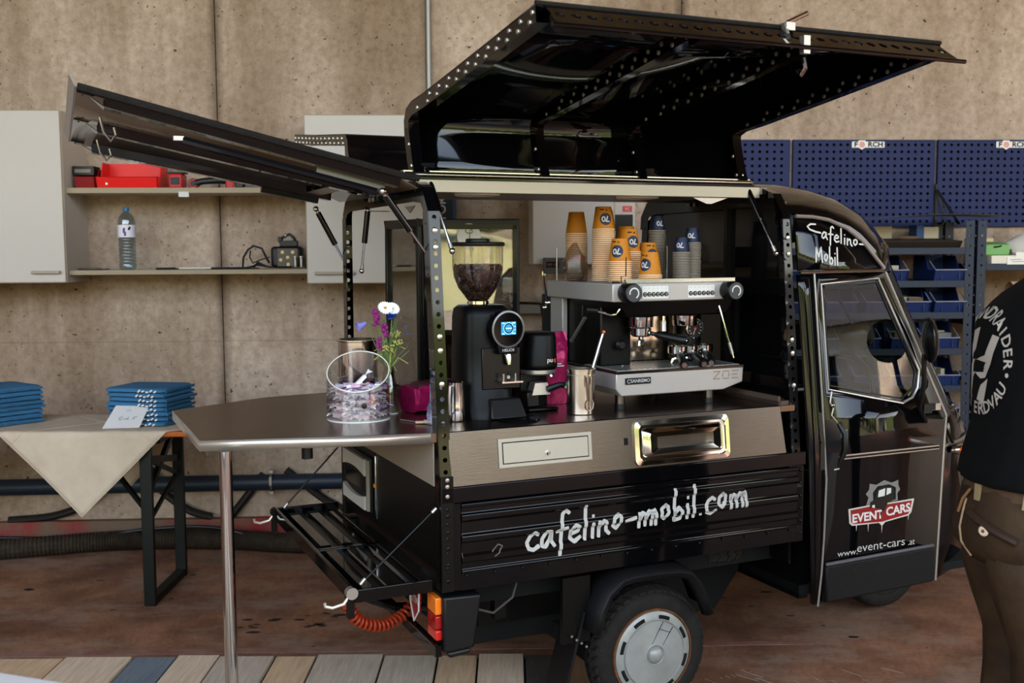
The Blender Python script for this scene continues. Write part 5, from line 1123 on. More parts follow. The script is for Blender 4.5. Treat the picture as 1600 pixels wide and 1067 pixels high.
wallcab('tall white wall cabinet with a closed door at the left edge', -1.25, -.487, 1.425, 2.27, .35, (.60, .045, .14))
wallcab('white wall cabinet behind the raised rear hatch', .698, 1.30, 1.412, 2.25, .35, (.04, .045, .2))
wallcab('narrow white wall cabinet behind the stacked yellow cups', 1.838, 2.26, 1.50, 2.2, .3)
for lab, z, t_ in (('upper white wall shelf holding red tools', 1.868, .026), ('lower white wall shelf with a water bottle', 1.462, .022)):
    s_ = wthing('wall_shelf', lab, 'shelf', -.486, 0, z); f = MB(); f.box((0, -.30, 0), (1.182, -.003, t_), mat('shelf_white', '#B0A596', .5)); f.build('shelf_board', s_, bevel=.002)
    f = MB(); f.box((0, -.303, 0), (1.182, -.30, t_), mat('edge_strip', '', .6)); f.build('edge_band', s_)
    if z > 1.6:
        f = MB(); f.box((.55, -.304, -.02), (.60, -.300, .006), white); f.build('price_tag', s_)
ZU, ZL = 1.8945, 1.4845
redp = mat('red_bin', '#B3161A', .45); redk = mat('red_tool', '#9E1418', .4)
def openbin(name, label, u, off, z, wd_, dp_, h, m, cut=.45, group=None):
    """stacking bin with a low front"""
    b = wthing(name, label, 'bin', u, off, z, group); f = MB(); t = .006
    sp = [(0, 0), (-dp_, 0), (-dp_-.015, h*cut), (-dp_*.72, h*cut*1.06), (-dp_*.55, h), (0, h)]
    for x in (-wd_/2, wd_/2-t): f.prism(sp, x, x+t, 0, m)
    f.box((-wd_/2, -dp_, 0), (wd_/2, 0, t), m); f.box((-wd_/2, -t, 0), (wd_/2, 0, h), m)
    f.hexa([(-wd_/2, -dp_, 0), (wd_/2, -dp_, 0), (wd_/2, -dp_+t, 0), (-wd_/2, -dp_+t, 0), (-wd_/2, -dp_-.015, h*cut), (wd_/2, -dp_-.015, h*cut), (wd_/2, -dp_-.009, h*cut), (-wd_/2, -dp_-.009, h*cut)], m)
    f.build('bin_shell', b, bevel=.0015); return b
b = openbin('storage_bin', 'large bright red open storage bin on the upper wall shelf', -.20, .06, ZU, .30, .19, .135, mat('red_bin_bright', '#D01A16', .4), .42)
f = MB(); f.lathe([(.006, 0), (.006, .002)], (-.10, -.202, .022), mat('bin_dot', '#CFE6C0', .5), 10, NEARC); f.build('bin_dot', b)
b = openbin('storage_bin', 'small dark red bin at the left end of the upper wall shelf', -.415, .08, ZU, .10, .15, .10, mat('red_bin_dark', '#7E1216', .45), .6)
c = wthing('tool_case', 'black tool lying across the small dark red bin', 'tool', -.42, .17, ZU+.068); f = MB(); f.box((-.06, -.05, 0), (.045, .05, .045), blkplast); f.box((-.05, -.051, .012), (.03, -.0495, .03), mat('tool_print', '#7A6A5A', .5)); f.build('case', c, bevel=.008)
c = wthing('battery', 'red and black power tool battery beside the red bin', 'battery', .03, .18, ZU); f = MB(); f.box((-.035, -.05, 0), (.035, .05, .075), redk); f.build('shell', c, bevel=.008); f = MB(); f.box((-.022, -.053, .02), (.022, -.049, .055), blkplast); f.box((-.04, -.04, .076), (.045, .04, .084), blkplast); f.build('terminal', c, bevel=.002)
c = wthing('angle_tool', 'slim red and black cordless tool lying on the upper wall shelf', 'power tool', .19, .18, ZU+.027); f = MB(); f.lathe([(.026, -.03), (.028, 0), (.022, .012)], (-.08, 0, 0), redk, 16, NEARC); f.lathe([(.015, .012), (.015, .016)], (-.08, 0, 0), blkplast, 14, NEARC); f.build('tool_head', c)
f = MB(); f.tube([(-.08, 0, 0), (-.03, 0, .012), (.05, 0, .018), (.10, 0, .016)], [.018, .017, .019, .022], blkplast, 10); f.build('grip', c)
f = MB(); f.box((.085, -.03, -.026), (.13, .03, .035), redk); f.box((.13, -.03, -.026), (.18, .03, .03), blkplast); f.build('battery_pack', c, bevel=.008)
c = wthing('tool_charger', 'dark tool charger near the middle cabinet on the upper wall shelf', 'charger', .43, .17, ZU); f = MB(); f.hexa([(-.06, -.05, 0), (.10, -.05, 0), (.10, .05, 0), (-.06, .05, 0), (-.045, -.04, .04), (.08, -.04, .03), (.08, .04, .03), (-.045, .04, .04)], mat('charger_grey', '#4A423C', .5)); f.build('housing', c, bevel=.006)
# water bottle
bt = wthing('water_bottle', 'large clear blue-grey plastic water bottle with a blue cap on the lower shelf', 'bottle', -.24, .16, ZL)
pet = glass('bottle_plastic', '#D2DEE4', .13)
f = MB(); prof = [(.001, .004), (.036, .0), (.042, .01), (.043, .02)]
for i in range(9): prof += [(.043, .028+i*.016), (.0385, .034+i*.016), (.043, .040+i*.016)]
prof += [(.043, .185), (.0435, .19), (.0435, .232), (.042, .25), (.036, .27), (.022, .287), (.014, .294), (.014, .302)]
f.lathe(prof, (0, 0, 0), pet, 28); f.build('bottle_wall', bt, smooth=60)
f = MB(); f.lathe([(.0155, .298), (.0155, .316), (.013, .318), (.001, .318)], (0, 0, 0), mat('blue_bottle_cap', '#2E5E86', .4), 20); f.build('cap', bt)
f = MB(); f.open_lathe([(.0442, .165), (.0442, .228)], (0, 0, 0), mat('bottle_label', '#CFCBD2', .5), 28); lb = f.build('label', bt)
f = MB(); f.strokes([[(-.002, .19), (.0, .21)], [(.004, .175), (.004, .19)]], lambda x, z: Vector((x, -.0448, z)), .012, mat('label_violet', '#5A3A62', .5)); f.strokes([[(.022, .205), (.026, .215)]], lambda x, z: Vector((x, -math.sqrt(max(0, .0448**2-x*x)), z)), .012, dark); f.build('label_figure', lb)
# lamp with cable
lp = wthing('work_lamp', 'black square work lamp with yellow lamp cells on the lower shelf', 'lamp', .565, .14, ZL)
f = MB(); f.box((-.075, -.04, .004), (.085, .05, .115), blkplast); f.build('lamp_body', lp, bevel=.018, seg=3)
f = MB(); f.box((-.04, -.045, .012), (.065, -.041, .105), mat('lamp_front', '#4A4038', .4)); fr_ = f.build('lamp_window', lp, bevel=.004)
f = MB()
for x, z in ((-.012, .085), (.04, .085), (.014, .058), (-.022, .045), (.016, .022)): f.lathe([(.010, 0), (.008, .004), (.001, .005)], (x, -.045, z), mat('lamp_cell', '#C9B078', .4), 12, NEARC)
f.build('lamp_cell', fr_)
f = MB(); f.box((-.03, -.02, .115), (.06, .03, .145), blkplast); f.tube([(-.03, 0, .13), (-.02, 0, .16), (.02, 0, .178), (.04, 0, .16), (.05, 0, .14)], .008, blkplast); f.ball((.0, -.01, .172), .01, satin, 5); f.box((-.04, -.015, .14), (-.02, .015, .165), blkplast); f.build('lamp_bracket', lp, bevel=.004)
f = MB(); f.tube([(-.22, -.03, .005), (-.215, -.03, .06), (-.19, -.03, .10), (-.16, -.03, .118), (-.12, -.03, .105), (-.10, -.03, .06), (-.085, -.02, .03)], .0055, blkplast); f.tube([(-.18, -.02, .095), (-.185, -.02, .06), (-.17, -.02, .03), (-.12, -.03, .05), (-.08, -.03, .06)], .004, blkplast)
for i in range(3): f.tube([(-.2+.02*i, -.04, .006), (-.14, -.05, .02+.008*i), (-.09, -.05, .012), (-.06, -.05, .008)], .0045, blkplast)
f.build('lamp_cable', lp)
c = wthing('metal_fitting', 'pair of small silver fittings in front of the work lamp', 'fitting', .62, .20, ZL); f = MB()
for x in (0, .03): f.lathe([(.008, 0), (.008, .045), (.012, .047), (.012, .055)], (x, 0, .01), satin, 12)
f.box((-.02, -.012, 0), (.05, .012, .01), blkplast); f.build('fitting_body', c)
for i, (u, lab, m, sx) in enumerate(((.13, 'flat pale strip lying towards the middle of the lower shelf', white, .10), (-.02, 'flat black rod lying on the lower shelf right of the bottle', blkplast, .06), (.30, 'flat dark mat lying under the lamp cable', blkplast, .13), (-.40, 'short dark scraper lying left of the water bottle', mat('charger_grey', '', .5), .07))):
    c = wthing('flat_tool', lab, 'tool', u, .20, ZL); f = MB(); f.box((-sx, -.035, 0), (sx, .03, .007), m); f.tube([(-sx*.9, -.04, .006), (sx*.7, -.045, .007)], .005, m); f.build('flat_body', c, bevel=.001)
# pipes and hoses
bluepipe = mat('blue_grey_pipe', '#1E2733', .45)
p = wthing('drain_pipe', 'dark blue-grey pipe running level along the wall', 'pipe', 0, .065, .345); f = MB(); f.tube([(-3.5, 0, -.02), (2.2, 0, .003)], .043, bluepipe, 20); f.tube([(-3.5, 0, -.02), (-3.48, 0, -.02)], .05, bluepipe, 20); f.build('pipe_run', p)
for u in (.449, -1.6):
    f = MB(); 
    f.tube([(u, .044*math.cos(t*PI/8), .002+.047*math.sin(t*PI/8)) for t in range(16)], .006, satin, 6, closed=True); f.box((u-.012, -.025, .048), (u+.012, .01, .066), satin); f.box((u-.012, -.02, -.066), (u+.012, .01, -.05), satin); f.box((u-.008, -.05, -.012), (u+.008, -.044, .035), satin); f.build('pipe_clamp', p, bevel=.002)
p = wthing('conduit', 'thin grey conduit climbing the wall above the truck', 'pipe', 1.312, .022, 1.9); f = MB(); f.tube([(0, 0, 0), (0, 0, 4.5)], .0135, mat('conduit_grey', '#8E8C8A', .4, .4), 12); f.build('conduit_run', p)
f = MB()
for z in (.45, 1.3, 2.2): f.box((-.02, -.004, z), (.02, .02, z+.02), satin)
f.build('conduit_clip', p)
hose = mat('ribbed_hose', '#1E1914', .55, var=(20, .5, '#3A2E22'))
h = thing('suction_hose', 'thick ribbed dark hose lying along the foot of the wall', 'hose'); pts = []; rr = []
def hp(t): 
    x = -3.6+t*3.9; y = 5.28+.40*max(0, (x+3.2))/1.3 if x < -1.9 else 5.57
    y = 5.02+.30*(x+3.6) if x < -2.3 else 5.41+.18*math.sin((x+2.3)*.9)
    return Vector((x, min(y, 5.555), .055))
ctrl = [(-3.9, 5.05), (-3.2, 5.22), (-2.64, 5.36), (-2.2, 5.50), (-1.89, 5.54), (-1.5, 5.53), (-1.18, 5.46), (-.7, 5.40), (-.2, 5.42), (.3, 5.5), (1.0, 5.56)]
def cr_(ps, n):
    out = []
    for i in range(len(ps)-1):
        p0 = Vector(ps[max(0, i-1)]); p1 = Vector(ps[i]); p2 = Vector(ps[i+1]); p3 = Vector(ps[min(len(ps)-1, i+2)])
        for k in range(n):
            t = k/n; out.append(.5*((2*p1)+(-p0+p2)*t+(2*p0-5*p1+4*p2-p3)*t*t+(-p0+3*p1-3*p2+p3)*t**3))
    out.append(Vector(ps[-1])); return out
cl = cr_([(a, b_, .056) for a, b_ in ctrl], 48)
f = MB(); f.tube(cl, [.0535 if i % 2 else .047 for i in range(len(cl))], hose, 14); f.build('hose_wall', h, smooth=20)
h = thing('black_cable', 'thin black cable draped over the ribbed hose', 'cable'); f = MB(); f.tube([Vector((x, y, z)) for x, y, z in cr_([(-3.6, 5.45, .12), (-2.4, 5.5, .075), (-1.9, 5.52, .118), (-1.55, 5.50, .125), (-1.2, 5.50, .03), (-.95, 5.50, .05), (-.72, 5.50, .125), (-.3, 5.50, .12), (.1, 5.48, .03)], 8)], .010, blkplast, 8); f.build('cable_run', h)
for lab, pl in (('dark hose looping down the wall left of the table', [(-.95, .03, .15), (-.72, .035, .17), (-.55, .04, .23), (-.42, .04, .34), (-.36, .04, .42)]), ('dark hose looping down behind the beer table legs', [(-.20, .035, .42), (-.14, .04, .30), (.0, .04, .19), (.12, .035, .15)]), ('dark hose hanging off the pipe near its clamp', [(.21, .035, .14), (.26, .04, .20), (.34, .04, .30), (.40, .03, .38)]), ('dark hose slanting down behind the tailgate stay', [(.52, .03, .40), (.62, .04, .32), (.72, .04, .24), (.86, .035, .16)])):
    h = thing('wall_hose', lab, 'hose', W0, WY); f = MB(); f.tube([Vector((a, -b_, c_)) for a, b_, c_ in cr_(pl, 6)], .021, mat('hose_dark', '#1C1713', .5), 10); f.build('hose_wall', h)
# banner, dispenser, water fittings
c = wthing('sign_board', 'narrow dark hanging sign with upright white letters above the display cabinet', 'sign', 1.375, .03, 1.69); f = MB(); f.box((-.055, -.04, 0), (.075, .0, .30), mat('sign_dark', '#1B222C', .5)); f.box((.055, -.045, 0), (.075, -.04, .30), mat('sign_blue', '#2E3A55', .5)); f.build('sign_panel', c)
text('sign_letters', 'FORCH', .062, white, c, (.0, -.0415, .15), NEAR, rot=R(90), bold=.001)
c = wthing('towel_dispenser', 'white wall dispenser with a dark window behind the yellow cups', 'dispenser', 2.285, .0, 1.56); f = MB(); f.box((-.12, -.08, -.03), (.12, -.002, .27), whitelac); f.build('dispenser_body', c, bevel=.012)
f = MB(); f.box((-.10, -.083, .03), (.105, -.079, .20), mat('smoke_window', '#161414', .2)); f.build('dispenser_window', c, bevel=.006)
rl = MB().box((.05, -.083, .215), (.10, -.0795, .245), mat('red_label', '#C23A30', .5)).build('red_label', c); text('label_letters', 'PC', .022, white, rl, (.075, -.0836, .229), NEAR)
c = wthing('water_tap', 'chrome pipe bend and tap under the small grey meter box', 'tap', 1.915, .09, 1.24); f = MB(); f.tube([(-.005, 0, .215), (-.002, 0, .16), (.012, 0, .10), (.016, 0, .06)], .010, chrome, 10); f.lathe([(.016, 0), (.016, .02)], (-.005, 0, .20), chrome, 12); f.ball((.016, -.01, .055), .018, chrome, 6); f.ball((.0, -.01, .03), .014, chrome, 6); f.tube([(.0, -.01, .03), (-.03, -.01, .05), (-.16, -.01, .055)], .008, chrome); f.build('tap_pipe', c)
f = MB(); f.box((-.17, -.01, -.005), (-.02, .05, .06), mat('duct_grey', '#6C655E', .4, .4)); f.box((-.01, .0, -.14), (.10, .05, .10), blkplast); f.build('valve_box', c, bevel=.004)
c = wthing('meter_box', 'small dark grey meter box on the lower edge of the narrow wall cabinet', 'box', 1.95, .30, 1.485); f = MB(); f.box((-.06, -.03, -.03), (.09, -.001, .05), mat('meter_grey', '#4A443F', .5)); f.build('meter_shell', c, bevel=.003); f = MB(); f.box((-.045, -.032, .0), (.02, -.029, .03), dark); f.box((-.04, -.0335, .008), (-.015, -.0315, .022), mat('meter_red', '#5A2A22', .5)); f.box((-.008, -.0335, .008), (.015, -.0315, .022), mat('meter_red', '', .5)); f.build('meter_display', c)
c = wthing('cable_socket', 'round dark grey wall socket right of the display cabinet', 'socket', 1.70, .0, 1.405); f = MB(); f.lathe([(.03, .002), (.028, .03), (.02, .034)], (0, 0, 0), mat('meter_grey', '', .5), 18, NEARC); f.build('socket_body', c)
# ---- perforated tool boards
pegm = mat('pegboard_blue', '#232A50', .6, 0, spec=.18, var=(.9, .5, '#1C2344'))
for lab, u0, u1, nx in (('left dark blue perforated tool board, half hidden by the truck roof', 2.60, 3.252, 0), ('middle dark blue perforated tool board with a logo plate', 3.269, 4.053, 0), ('right dark blue perforated tool board at the photo edge', 4.070, 4.854, 0)):
    p = wthing('tool_board', lab, 'tool board', u0, .0, 1.69); wd_, h = u1-u0, .47
    f = MB(); pt2 = .0375; nx = int((wd_-.02)/pt2); x0 = (wd_-nx*pt2)/2; nz = 12; z0 = .012
    for j in range(nz):
        zc = z0+.018+j*pt2
        f.perforated((x0, -.028, zc), (x0+nx*pt2, -.028, zc), (0, 0, 1), pt2, pegm, pt2, .0085)
    for a, b in (((0, 0), (wd_, z0)), ((0, z0+nz*pt2), (wd_, h)), ((0, z0), (x0, z0+nz*pt2)), ((x0+nx*pt2, z0), (wd_, z0+nz*pt2))): f.add([(a[0], -.028, a[1]), (b[0], -.028, a[1]), (b[0], -.028, b[1]), (a[0], -.028, b[1])], [(0, 1, 2, 3)], pegm)
    for a, b in (((0, 0), (wd_, .002)), ((0, h-.002), (wd_, h)), ((0, 0), (.002, h)), ((wd_-.002, 0), (wd_, h))): f.box((a[0], -.028, a[1]), (b[0], -.006, b[1]), pegm)
    f.build('perforated_sheet', p, smooth=0); MB().box((.004, -.006, .004), (wd_-.004, -.001, h-.004), dark).build('board_back', p)
    if u0 > 3:
        cxx = .412; pl = MB().prism(rrect(cxx-.092, .427, cxx+.088, .460, .004) , -.033, -.030, 1, mat('plate_white', '#D6D2CC', .4)).build('logo_plate', p)
        text('logo_letters', 'F', .036, dark, pl, (cxx-.070, -.0335, .443), NEAR, sx=1.2, bold=.0012); text('logo_letters', 'RCH', .036, dark, pl, (cxx+.038, -.0335, .443), NEAR, sx=1.15, bold=.0012)
        f = MB(); f.prism([(cxx-.056, .466), (cxx-.018, .466), (cxx-.018, .428), (cxx-.037, .416), (cxx-.056, .428)], -.0345, -.0325, 1, mat('plate_white', '', .4)); f.build('shield', pl)
        f = MB(); f.strokes([arc(cxx-.037, .443, .0125, 0, 360, 6)], lambda x, z: Vector((x, -.0352, z)), .006, mat('logo_orange', '#E0562A', .5)); f.lathe([(.004, 0), (.004, .0005)], (cxx-.037, -.035, .443), dark, 8, NEARC); f.build('hexagon', pl)
br = wthing('shelf_bracket', 'black triangular bracket between the middle and right tool boards', 'bracket', 4.061, .03, 1.70); f = MB(); f.box((-.006, -.012, 0), (.006, 0, .22), blkflat); f.beam((0, -.012, .19), (.09, -.10, .0), .012, .012, blkflat); f.beam((0, -.012, .19), (.055, -.04, .0), .008, .008, blkflat); f.box((-.006, -.10, 0), (.006, 0, .012), blkflat); f.build('bracket_arm', br)
# ---- blue steel shelving with bins
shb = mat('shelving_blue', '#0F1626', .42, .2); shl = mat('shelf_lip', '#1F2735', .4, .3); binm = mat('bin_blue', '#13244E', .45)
DF = .46
def rack(label, u0, u1, levels, ztop):
    r = wthing('shelf_rack', label, 'shelving', u0, 0, 0); wd_ = u1-u0
    for x in (0, wd_-.045):
        for y in (-DF, -.10):
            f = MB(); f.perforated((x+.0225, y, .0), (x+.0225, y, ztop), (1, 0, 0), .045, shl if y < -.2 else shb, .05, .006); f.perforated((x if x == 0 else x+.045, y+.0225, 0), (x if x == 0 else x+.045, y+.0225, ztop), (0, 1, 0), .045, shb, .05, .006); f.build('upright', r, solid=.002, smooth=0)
    for z in levels:
        f = MB(); f.box((.046, -DF+.003, z-.03), (wd_-.046, -.06, z), shb); s_ = f.build('shelf', r); f = MB(); f.box((.046, -DF-.001, z-.032), (wd_-.046, -DF+.002, z+.002), shl); f.build('shelf_lip', s_, bevel=.001)
    return r
L1 = (1.575, 1.408, 1.247, 1.062, .87, .70, .45, .15)
rack('blue steel shelf rack full of blue bins behind the cab', 3.0, 4.072, L1, 1.712)
rack('blue steel shelf rack behind the person in black', 4.09, 5.15, (1.492, 1.2, .9, .5, .15), 1.712)
nm_ = ('top', 'second', 'third', 'fourth', 'lowest visible')
for r_, (z, us_) in enumerate(((1.409, (3.22, 3.44, 3.655, 3.955)), (1.248, (3.20, 3.40, 3.60, 3.775, 3.96)), (1.063, (3.30, 3.52, 3.74, 3.93)), (.871, (3.32, 3.55, 3.74, 3.94)), (.701, (3.30, 3.52, 3.74, 3.94)))):
    for i, u in enumerate(us_):
        b = openbin('blue_bin', f'blue bin on the {nm_[r_]} bin shelf, {("first", "second", "third", "fourth", "fifth")[len(us_)-1-i]} from the right upright', u, .20, z+.0005, .165, .25, .125, binm, .42, 'blue bins in the rack')
        f = MB(); f.strokes([[(-.08, .055), (.08, .055)]], lambda x, zz: Vector((x, -.268, zz)), .006, mat('bin_edge', '#6A6F82', .4)); f.strokes([[(-.0795, .055), (-.0795, .10)]], lambda x, zz: Vector((x, -.262+(zz-.055)*1.6, zz)), .005, mat('bin_edge', '', .4)); f.strokes([[(.0795, .055), (.0795, .10)]], lambda x, zz: Vector((x, -.262+(zz-.055)*1.6, zz)), .005, mat('bin_edge', '', .4))
        for x in (-.045, .045): f.box((x-.002, -.258, .006), (x+.002, -.25, .045), mat('bin_dark', '#16244A', .5))
        f.build('bin_rim', b)
        if (r_, i) in ((1, 3), (2, 2), (2, 3), (3, 3), (0, 2)):
            f = MB()
            for k in range(7): f.box((random.uniform(-.06, .02), random.uniform(-.2, -.06), .02), (random.uniform(.02, .07), -.05, random.uniform(.05, .085)), mat(('scrap_cream', 'scrap_brown', 'scrap_grey')[k % 3], ('#A89A80', '#5E4630', '#6E6A64')[k % 3], .7))
            o = f.build('bin_contents', b); o['kind'] = 'stuff'
c = wthing('bowed_sheet', 'long dark sheet lying bowed across the top of the racks', 'sheet', 3.0, .30, 1.714); f = MB(); rows = []
for i in range(13):
    x = i*.105; z = .002+.0+(.03*math.sin(max(0, (x-.45))/.66*PI*.6) if x > .45 else 0)
    rows.append([Vector((x, -.14, z)), Vector((x, .12, z))])
f.grid(rows, mat('sheet_grey', '#3A3632', .5)); f.build('sheet_body', c, solid=.004)
c = wthing('flat_box', 'flat dark brown box lid on the top rack shelf', 'box', 3.82, .26, 1.5765); f = MB(); f.hexa([(-.25, -.16, 0), (.20, -.16, 0), (.20, .14, 0), (-.25, .14, 0), (-.20, -.19, .035), (.20, -.19, .035), (.20, .10, .05), (-.28, .10, .05)], mat('box_brown', '#2E241C', .6)); f.build('box_lid', c, bevel=.004); f = MB(); f.ball((.0, .0, .05), .05, mat('brown_cloth', '#6A5240', .8), 6, (1.4, .8, .25)); f.build('rag', c)
c = wthing('paper_stack', 'cream board leaning behind the flat brown box', 'board', 3.45, .10, 1.5765); f = MB(); f.box((-.35, -.01, 0), (.34, .012, .115), mat('board_cream', '#B9A88E', .7)); f.build('board', c)
c = wthing('carton', 'small beige and blue carton beside the rack upright', 'carton', 3.97, .12, 1.5765); f = MB(); f.box((-.03, -.05, 0), (.05, .05, .11), mat('board_cream', '', .7)); f.box((-.07, -.05, 0), (-.03, .05, .12), mat('carton_blue', '#2A4A7A', .5)); f.build('carton_shell', c, bevel=.001)
c = wthing('green_box', 'small light green metal box on the right-hand rack', 'box', 4.235, .33, 1.536); f = MB(); f.hexa([(-.068, -.05, 0), (.066, -.05, 0), (.066, .05, 0), (-.068, .05, 0), (-.072, -.052, .055), (.068, -.052, .055), (.07, .05, .07), (-.07, .05, .07)], mat('box_green', '#6F9A5A', .45)); f.build('box_shell', c, bevel=.005); f = MB(); f.tube([(-.02, -.056, .042), (.0, -.058, .044), (.018, -.056, .048)], .004, dark); f.build('latch', c)
c = wthing('white_board', 'long white board with a pale label on the right-hand rack', 'board', 4.30, .36, 1.4935); f = MB(); f.box((-.135, -.10, 0), (.165, .05, .042), mat('board_white', '#CFC4B2', .6)); f.build('board', c, bevel=.002); f = MB(); f.box((-.055, -.1035, -.004), (.068, -.1005, .034), mat('label_pale', '#D8D2C6', .6)); f.box((-.01, -.1035, .034), (.035, -.1005, .058), mat('label_pale', '', .6)); f.strokes([[(-.04, .02), (.02, .022)], [(-.03, .01), (.05, .012)]], lambda x, z: Vector((x, -.1042, z)), .003, mat('label_ink', '#8A7A6A', .6)); f.build('label', c)
c = wthing('crumpled_bag', 'crumpled off-white bag on the right-hand rack', 'bag', 4.50, .26, 1.494); f = MB(); rows = []
for i in range(9):
    t = i/8; rows.append([Vector((.17*math.sin(PI*(.12+.88*t)*.92)*math.cos(2*PI*k/14)*random.uniform(.9, 1.12), .10*math.sin(PI*(.12+.88*t)*.92)*math.sin(2*PI*k/14), max(0, t*.16+random.uniform(-.01, .01)*(0 < i)))) for k in range(14)])
f.grid(rows, mat('bag_offwhite', '#BDB4A8', .7, bump=(25, .6)), closed=True); f.add(rows[-1], [tuple(range(14))], mat('bag_offwhite', '', .7)); f.build('bag_body', c)
c = wthing('beige_packet', 'small beige packet behind the green metal box', 'packet', 4.23, .20, 1.494); f = MB(); f.box((-.07, -.03, 0), (.06, .03, .13), mat('packet_beige', '#BFA878', .7)); f.box((-.06, -.031, .09), (-.02, -.0295, .10), mat('orange_print', '', .5)); f.build('packet_body', c, bevel=.008)
c = wthing('red_tray', 'flat dark red tray on the right-hand rack beside the person', 'tray', 4.32, .34, 1.2005); f = MB(); f.box((-.13, -.10, 0), (.16, .10, .05), mat('tray_red', '#8A1216', .5)); f.build('tray_body', c, bevel=.004)
c = wthing('white_carton', 'white carton with a red stripe in the right-hand rack, stacked upper', 'carton', 4.20, .40, 1.115); f = MB(); f.box((-.06, -.04, 0), (.10, .06, .055), mat('carton_white', '#CFC8BE', .6)); f.box((-.02, -.0415, .02), (.03, -.0395, .035), mat('carton_print', '#4A4440', .6)); f.build('carton_shell', c, bevel=.002)
c = wthing('white_carton', 'taller white carton with a red foot stripe below the small carton', 'carton', 4.20, .40, .9005); f = MB(); f.box((-.08, -.05, 0), (.11, .08, .2135), mat('carton_white', '', .6)); f.box((-.08, -.0515, .0), (.11, -.0495, .016), mat('tray_red', '', .5)); f.box((-.04, -.0515, .11), (.03, -.0495, .13), mat('carton_print', '', .6)); f.build('carton_shell', c, bevel=.002)
# a red-handled and a yellow-handled tool behind the cab
c = wthing('spray_can', 'slim dark can with a pink cap low in the rack', 'can', 4.13, .44, .5005); f = MB(); f.lathe([(.016, 0), (.016, .11), (.010, .12)], (0, 0, 0), blkplast, 14); f.build('can_body', c); f = MB(); f.lathe([(.013, .12), (.013, .16), (.011, .163)], (0, 0, 0), mat('pink_cap', '#C23A6E', .5), 12); f.build('cap', c)
# ================================================================== BEER TABLE WITH SHIRTS
tb = thing('beer_table', 'folding beer table with orange wooden top and dark green steel legs', 'table', (-2.52, 4.87, 0))
ow = mat('orange_wood', '#A8561C', .35, var=(6, .5, '#8C4414', (1, 14, 4)))
f = MB(); f.box((-1.1, -.25, .765), (1.1, .25, .79), ow); f.build('tabletop', tb, bevel=.006)
for x_ in (.82, -.86): MB().box((x_, -.20, .715), (x_+.04, .20, .765), ow).build('cross_batten', tb, bevel=.002)
dg_ = mat('dark_green_steel', '#060B08', .4, spec=.25)
for sx in (1, -1):
    x = .90*sx
    for y in (-.225, .225): f = MB(); f.box((x-.026, y-.012, .0), (x+.026, y+.012, .765), dg_); f.build('leg', tb, bevel=.003)
    for za_, zb_, xw in ((0, .035, .022), (.73, .765, .06)): MB().box((x-xw, -.213, za_), (x+xw, .213, zb_), dg_).build('leg_bar', tb, bevel=.002)
    f = MB(); f.beam((x, -.21, .66), (x-.0*sx, .21, .585), .022, .03, dg_); f.beam((x, -.21, .50), (x, .17, .735), .02, .025, dg_); f.beam((x, .21, .51), (x, -.21, .66), .016, .02, dg_); f.beam((x-.36*sx, 0, .755), (x-.01*sx, -.2, .42), .016, .02, dg_); f.beam((x, .21, .52), (x, -.20, .38), .014, .018, dg_); f.build('leg_brace', tb)
# cloth laid corner-wise, its corners hanging
HD = .625; cx0, cy0 = -1.887, 4.87
def cloth(name, label, cx, cy, hd, ztop):
    n = 44; rows = []
    for i in range(n+1):
        row = []
        for j in range(n+1):
            a = (i/n-.5)*2; b = (j/n-.5)*2; x = (a+b)/2*hd; y = (a-b)/2*hd; z = ztop+.0015
            X_, Y_ = cx+x, cy+y; fold = .0
            over = abs(y)-.252
            ex = X_-(-1.418)
            if over > 0:
                s_ = 1 if y > 0 else -1; o_ = max(0, over-.006); Y_ = cy+s_*(.258+.02*o_/.4*(1 if s_ < 0 else 1)) + s_*.012*math.sin(x*11+1)*o_/.38; z = ztop+.0015-.004-o_ if over > .006 else ztop+.0015-over*.6
            elif ex > 0: X_ = -1.418+.006; z = ztop+.0015-ex
            else: z += .0012*max(0, math.sin(x*30+y*9))*1.0 + (.004*math.exp(-((x-.0+y*.6)/.012)**2)) + .003*math.exp(-((x+.25-y*.3)/.012)**2)
            row.append(Vector((X_, Y_, z)))
        rows.append(row)
    f = MB(); f.grid(rows, cream); r = thing(name, label, 'tablecloth'); f.build('cloth_sheet', r, solid=.0012, smooth=60)
    f = MB(); f.tube([rows[i][0] for i in range(n+1)], .0022, cream, 5); f.tube([rows[n][j] for j in range(n+1)], .0022, cream, 5); f.tube([rows[i][n] for i in range(n+1)], .0022, cream, 5); f.tube([rows[0][j] for j in range(n+1)], .0022, cream, 5); f.build('hem', r)
    f = MB()
    for i in (int(n*.5),):
        f.tube([rows[i][j]+Vector((0, -.0012 if rows[i][j].z < ztop-.01 else 0, .0004)) for j in range(n+1)], .0016, cream, 5)
    for j in (int(n*.5),): f.tube([rows[i][j]+Vector((0, -.0012 if rows[i][j].z < ztop-.01 else 0, .0004)) for i in range(n+1)], .0016, cream, 5)
    f.build('press_fold', r)
cloth('tablecloth', 'cream tablecloth laid corner-wise with its point hanging down the table front', cx0, cy0, HD, .79)
cloth('tablecloth', 'cream tablecloth under the shirt stack at the left edge', -2.85, cy0, HD, .7915)
tsh = mat('shirt_blue', '#35698F', .85, var=(9, .5, '#2E5C7E'), bump=(60, .3)); 
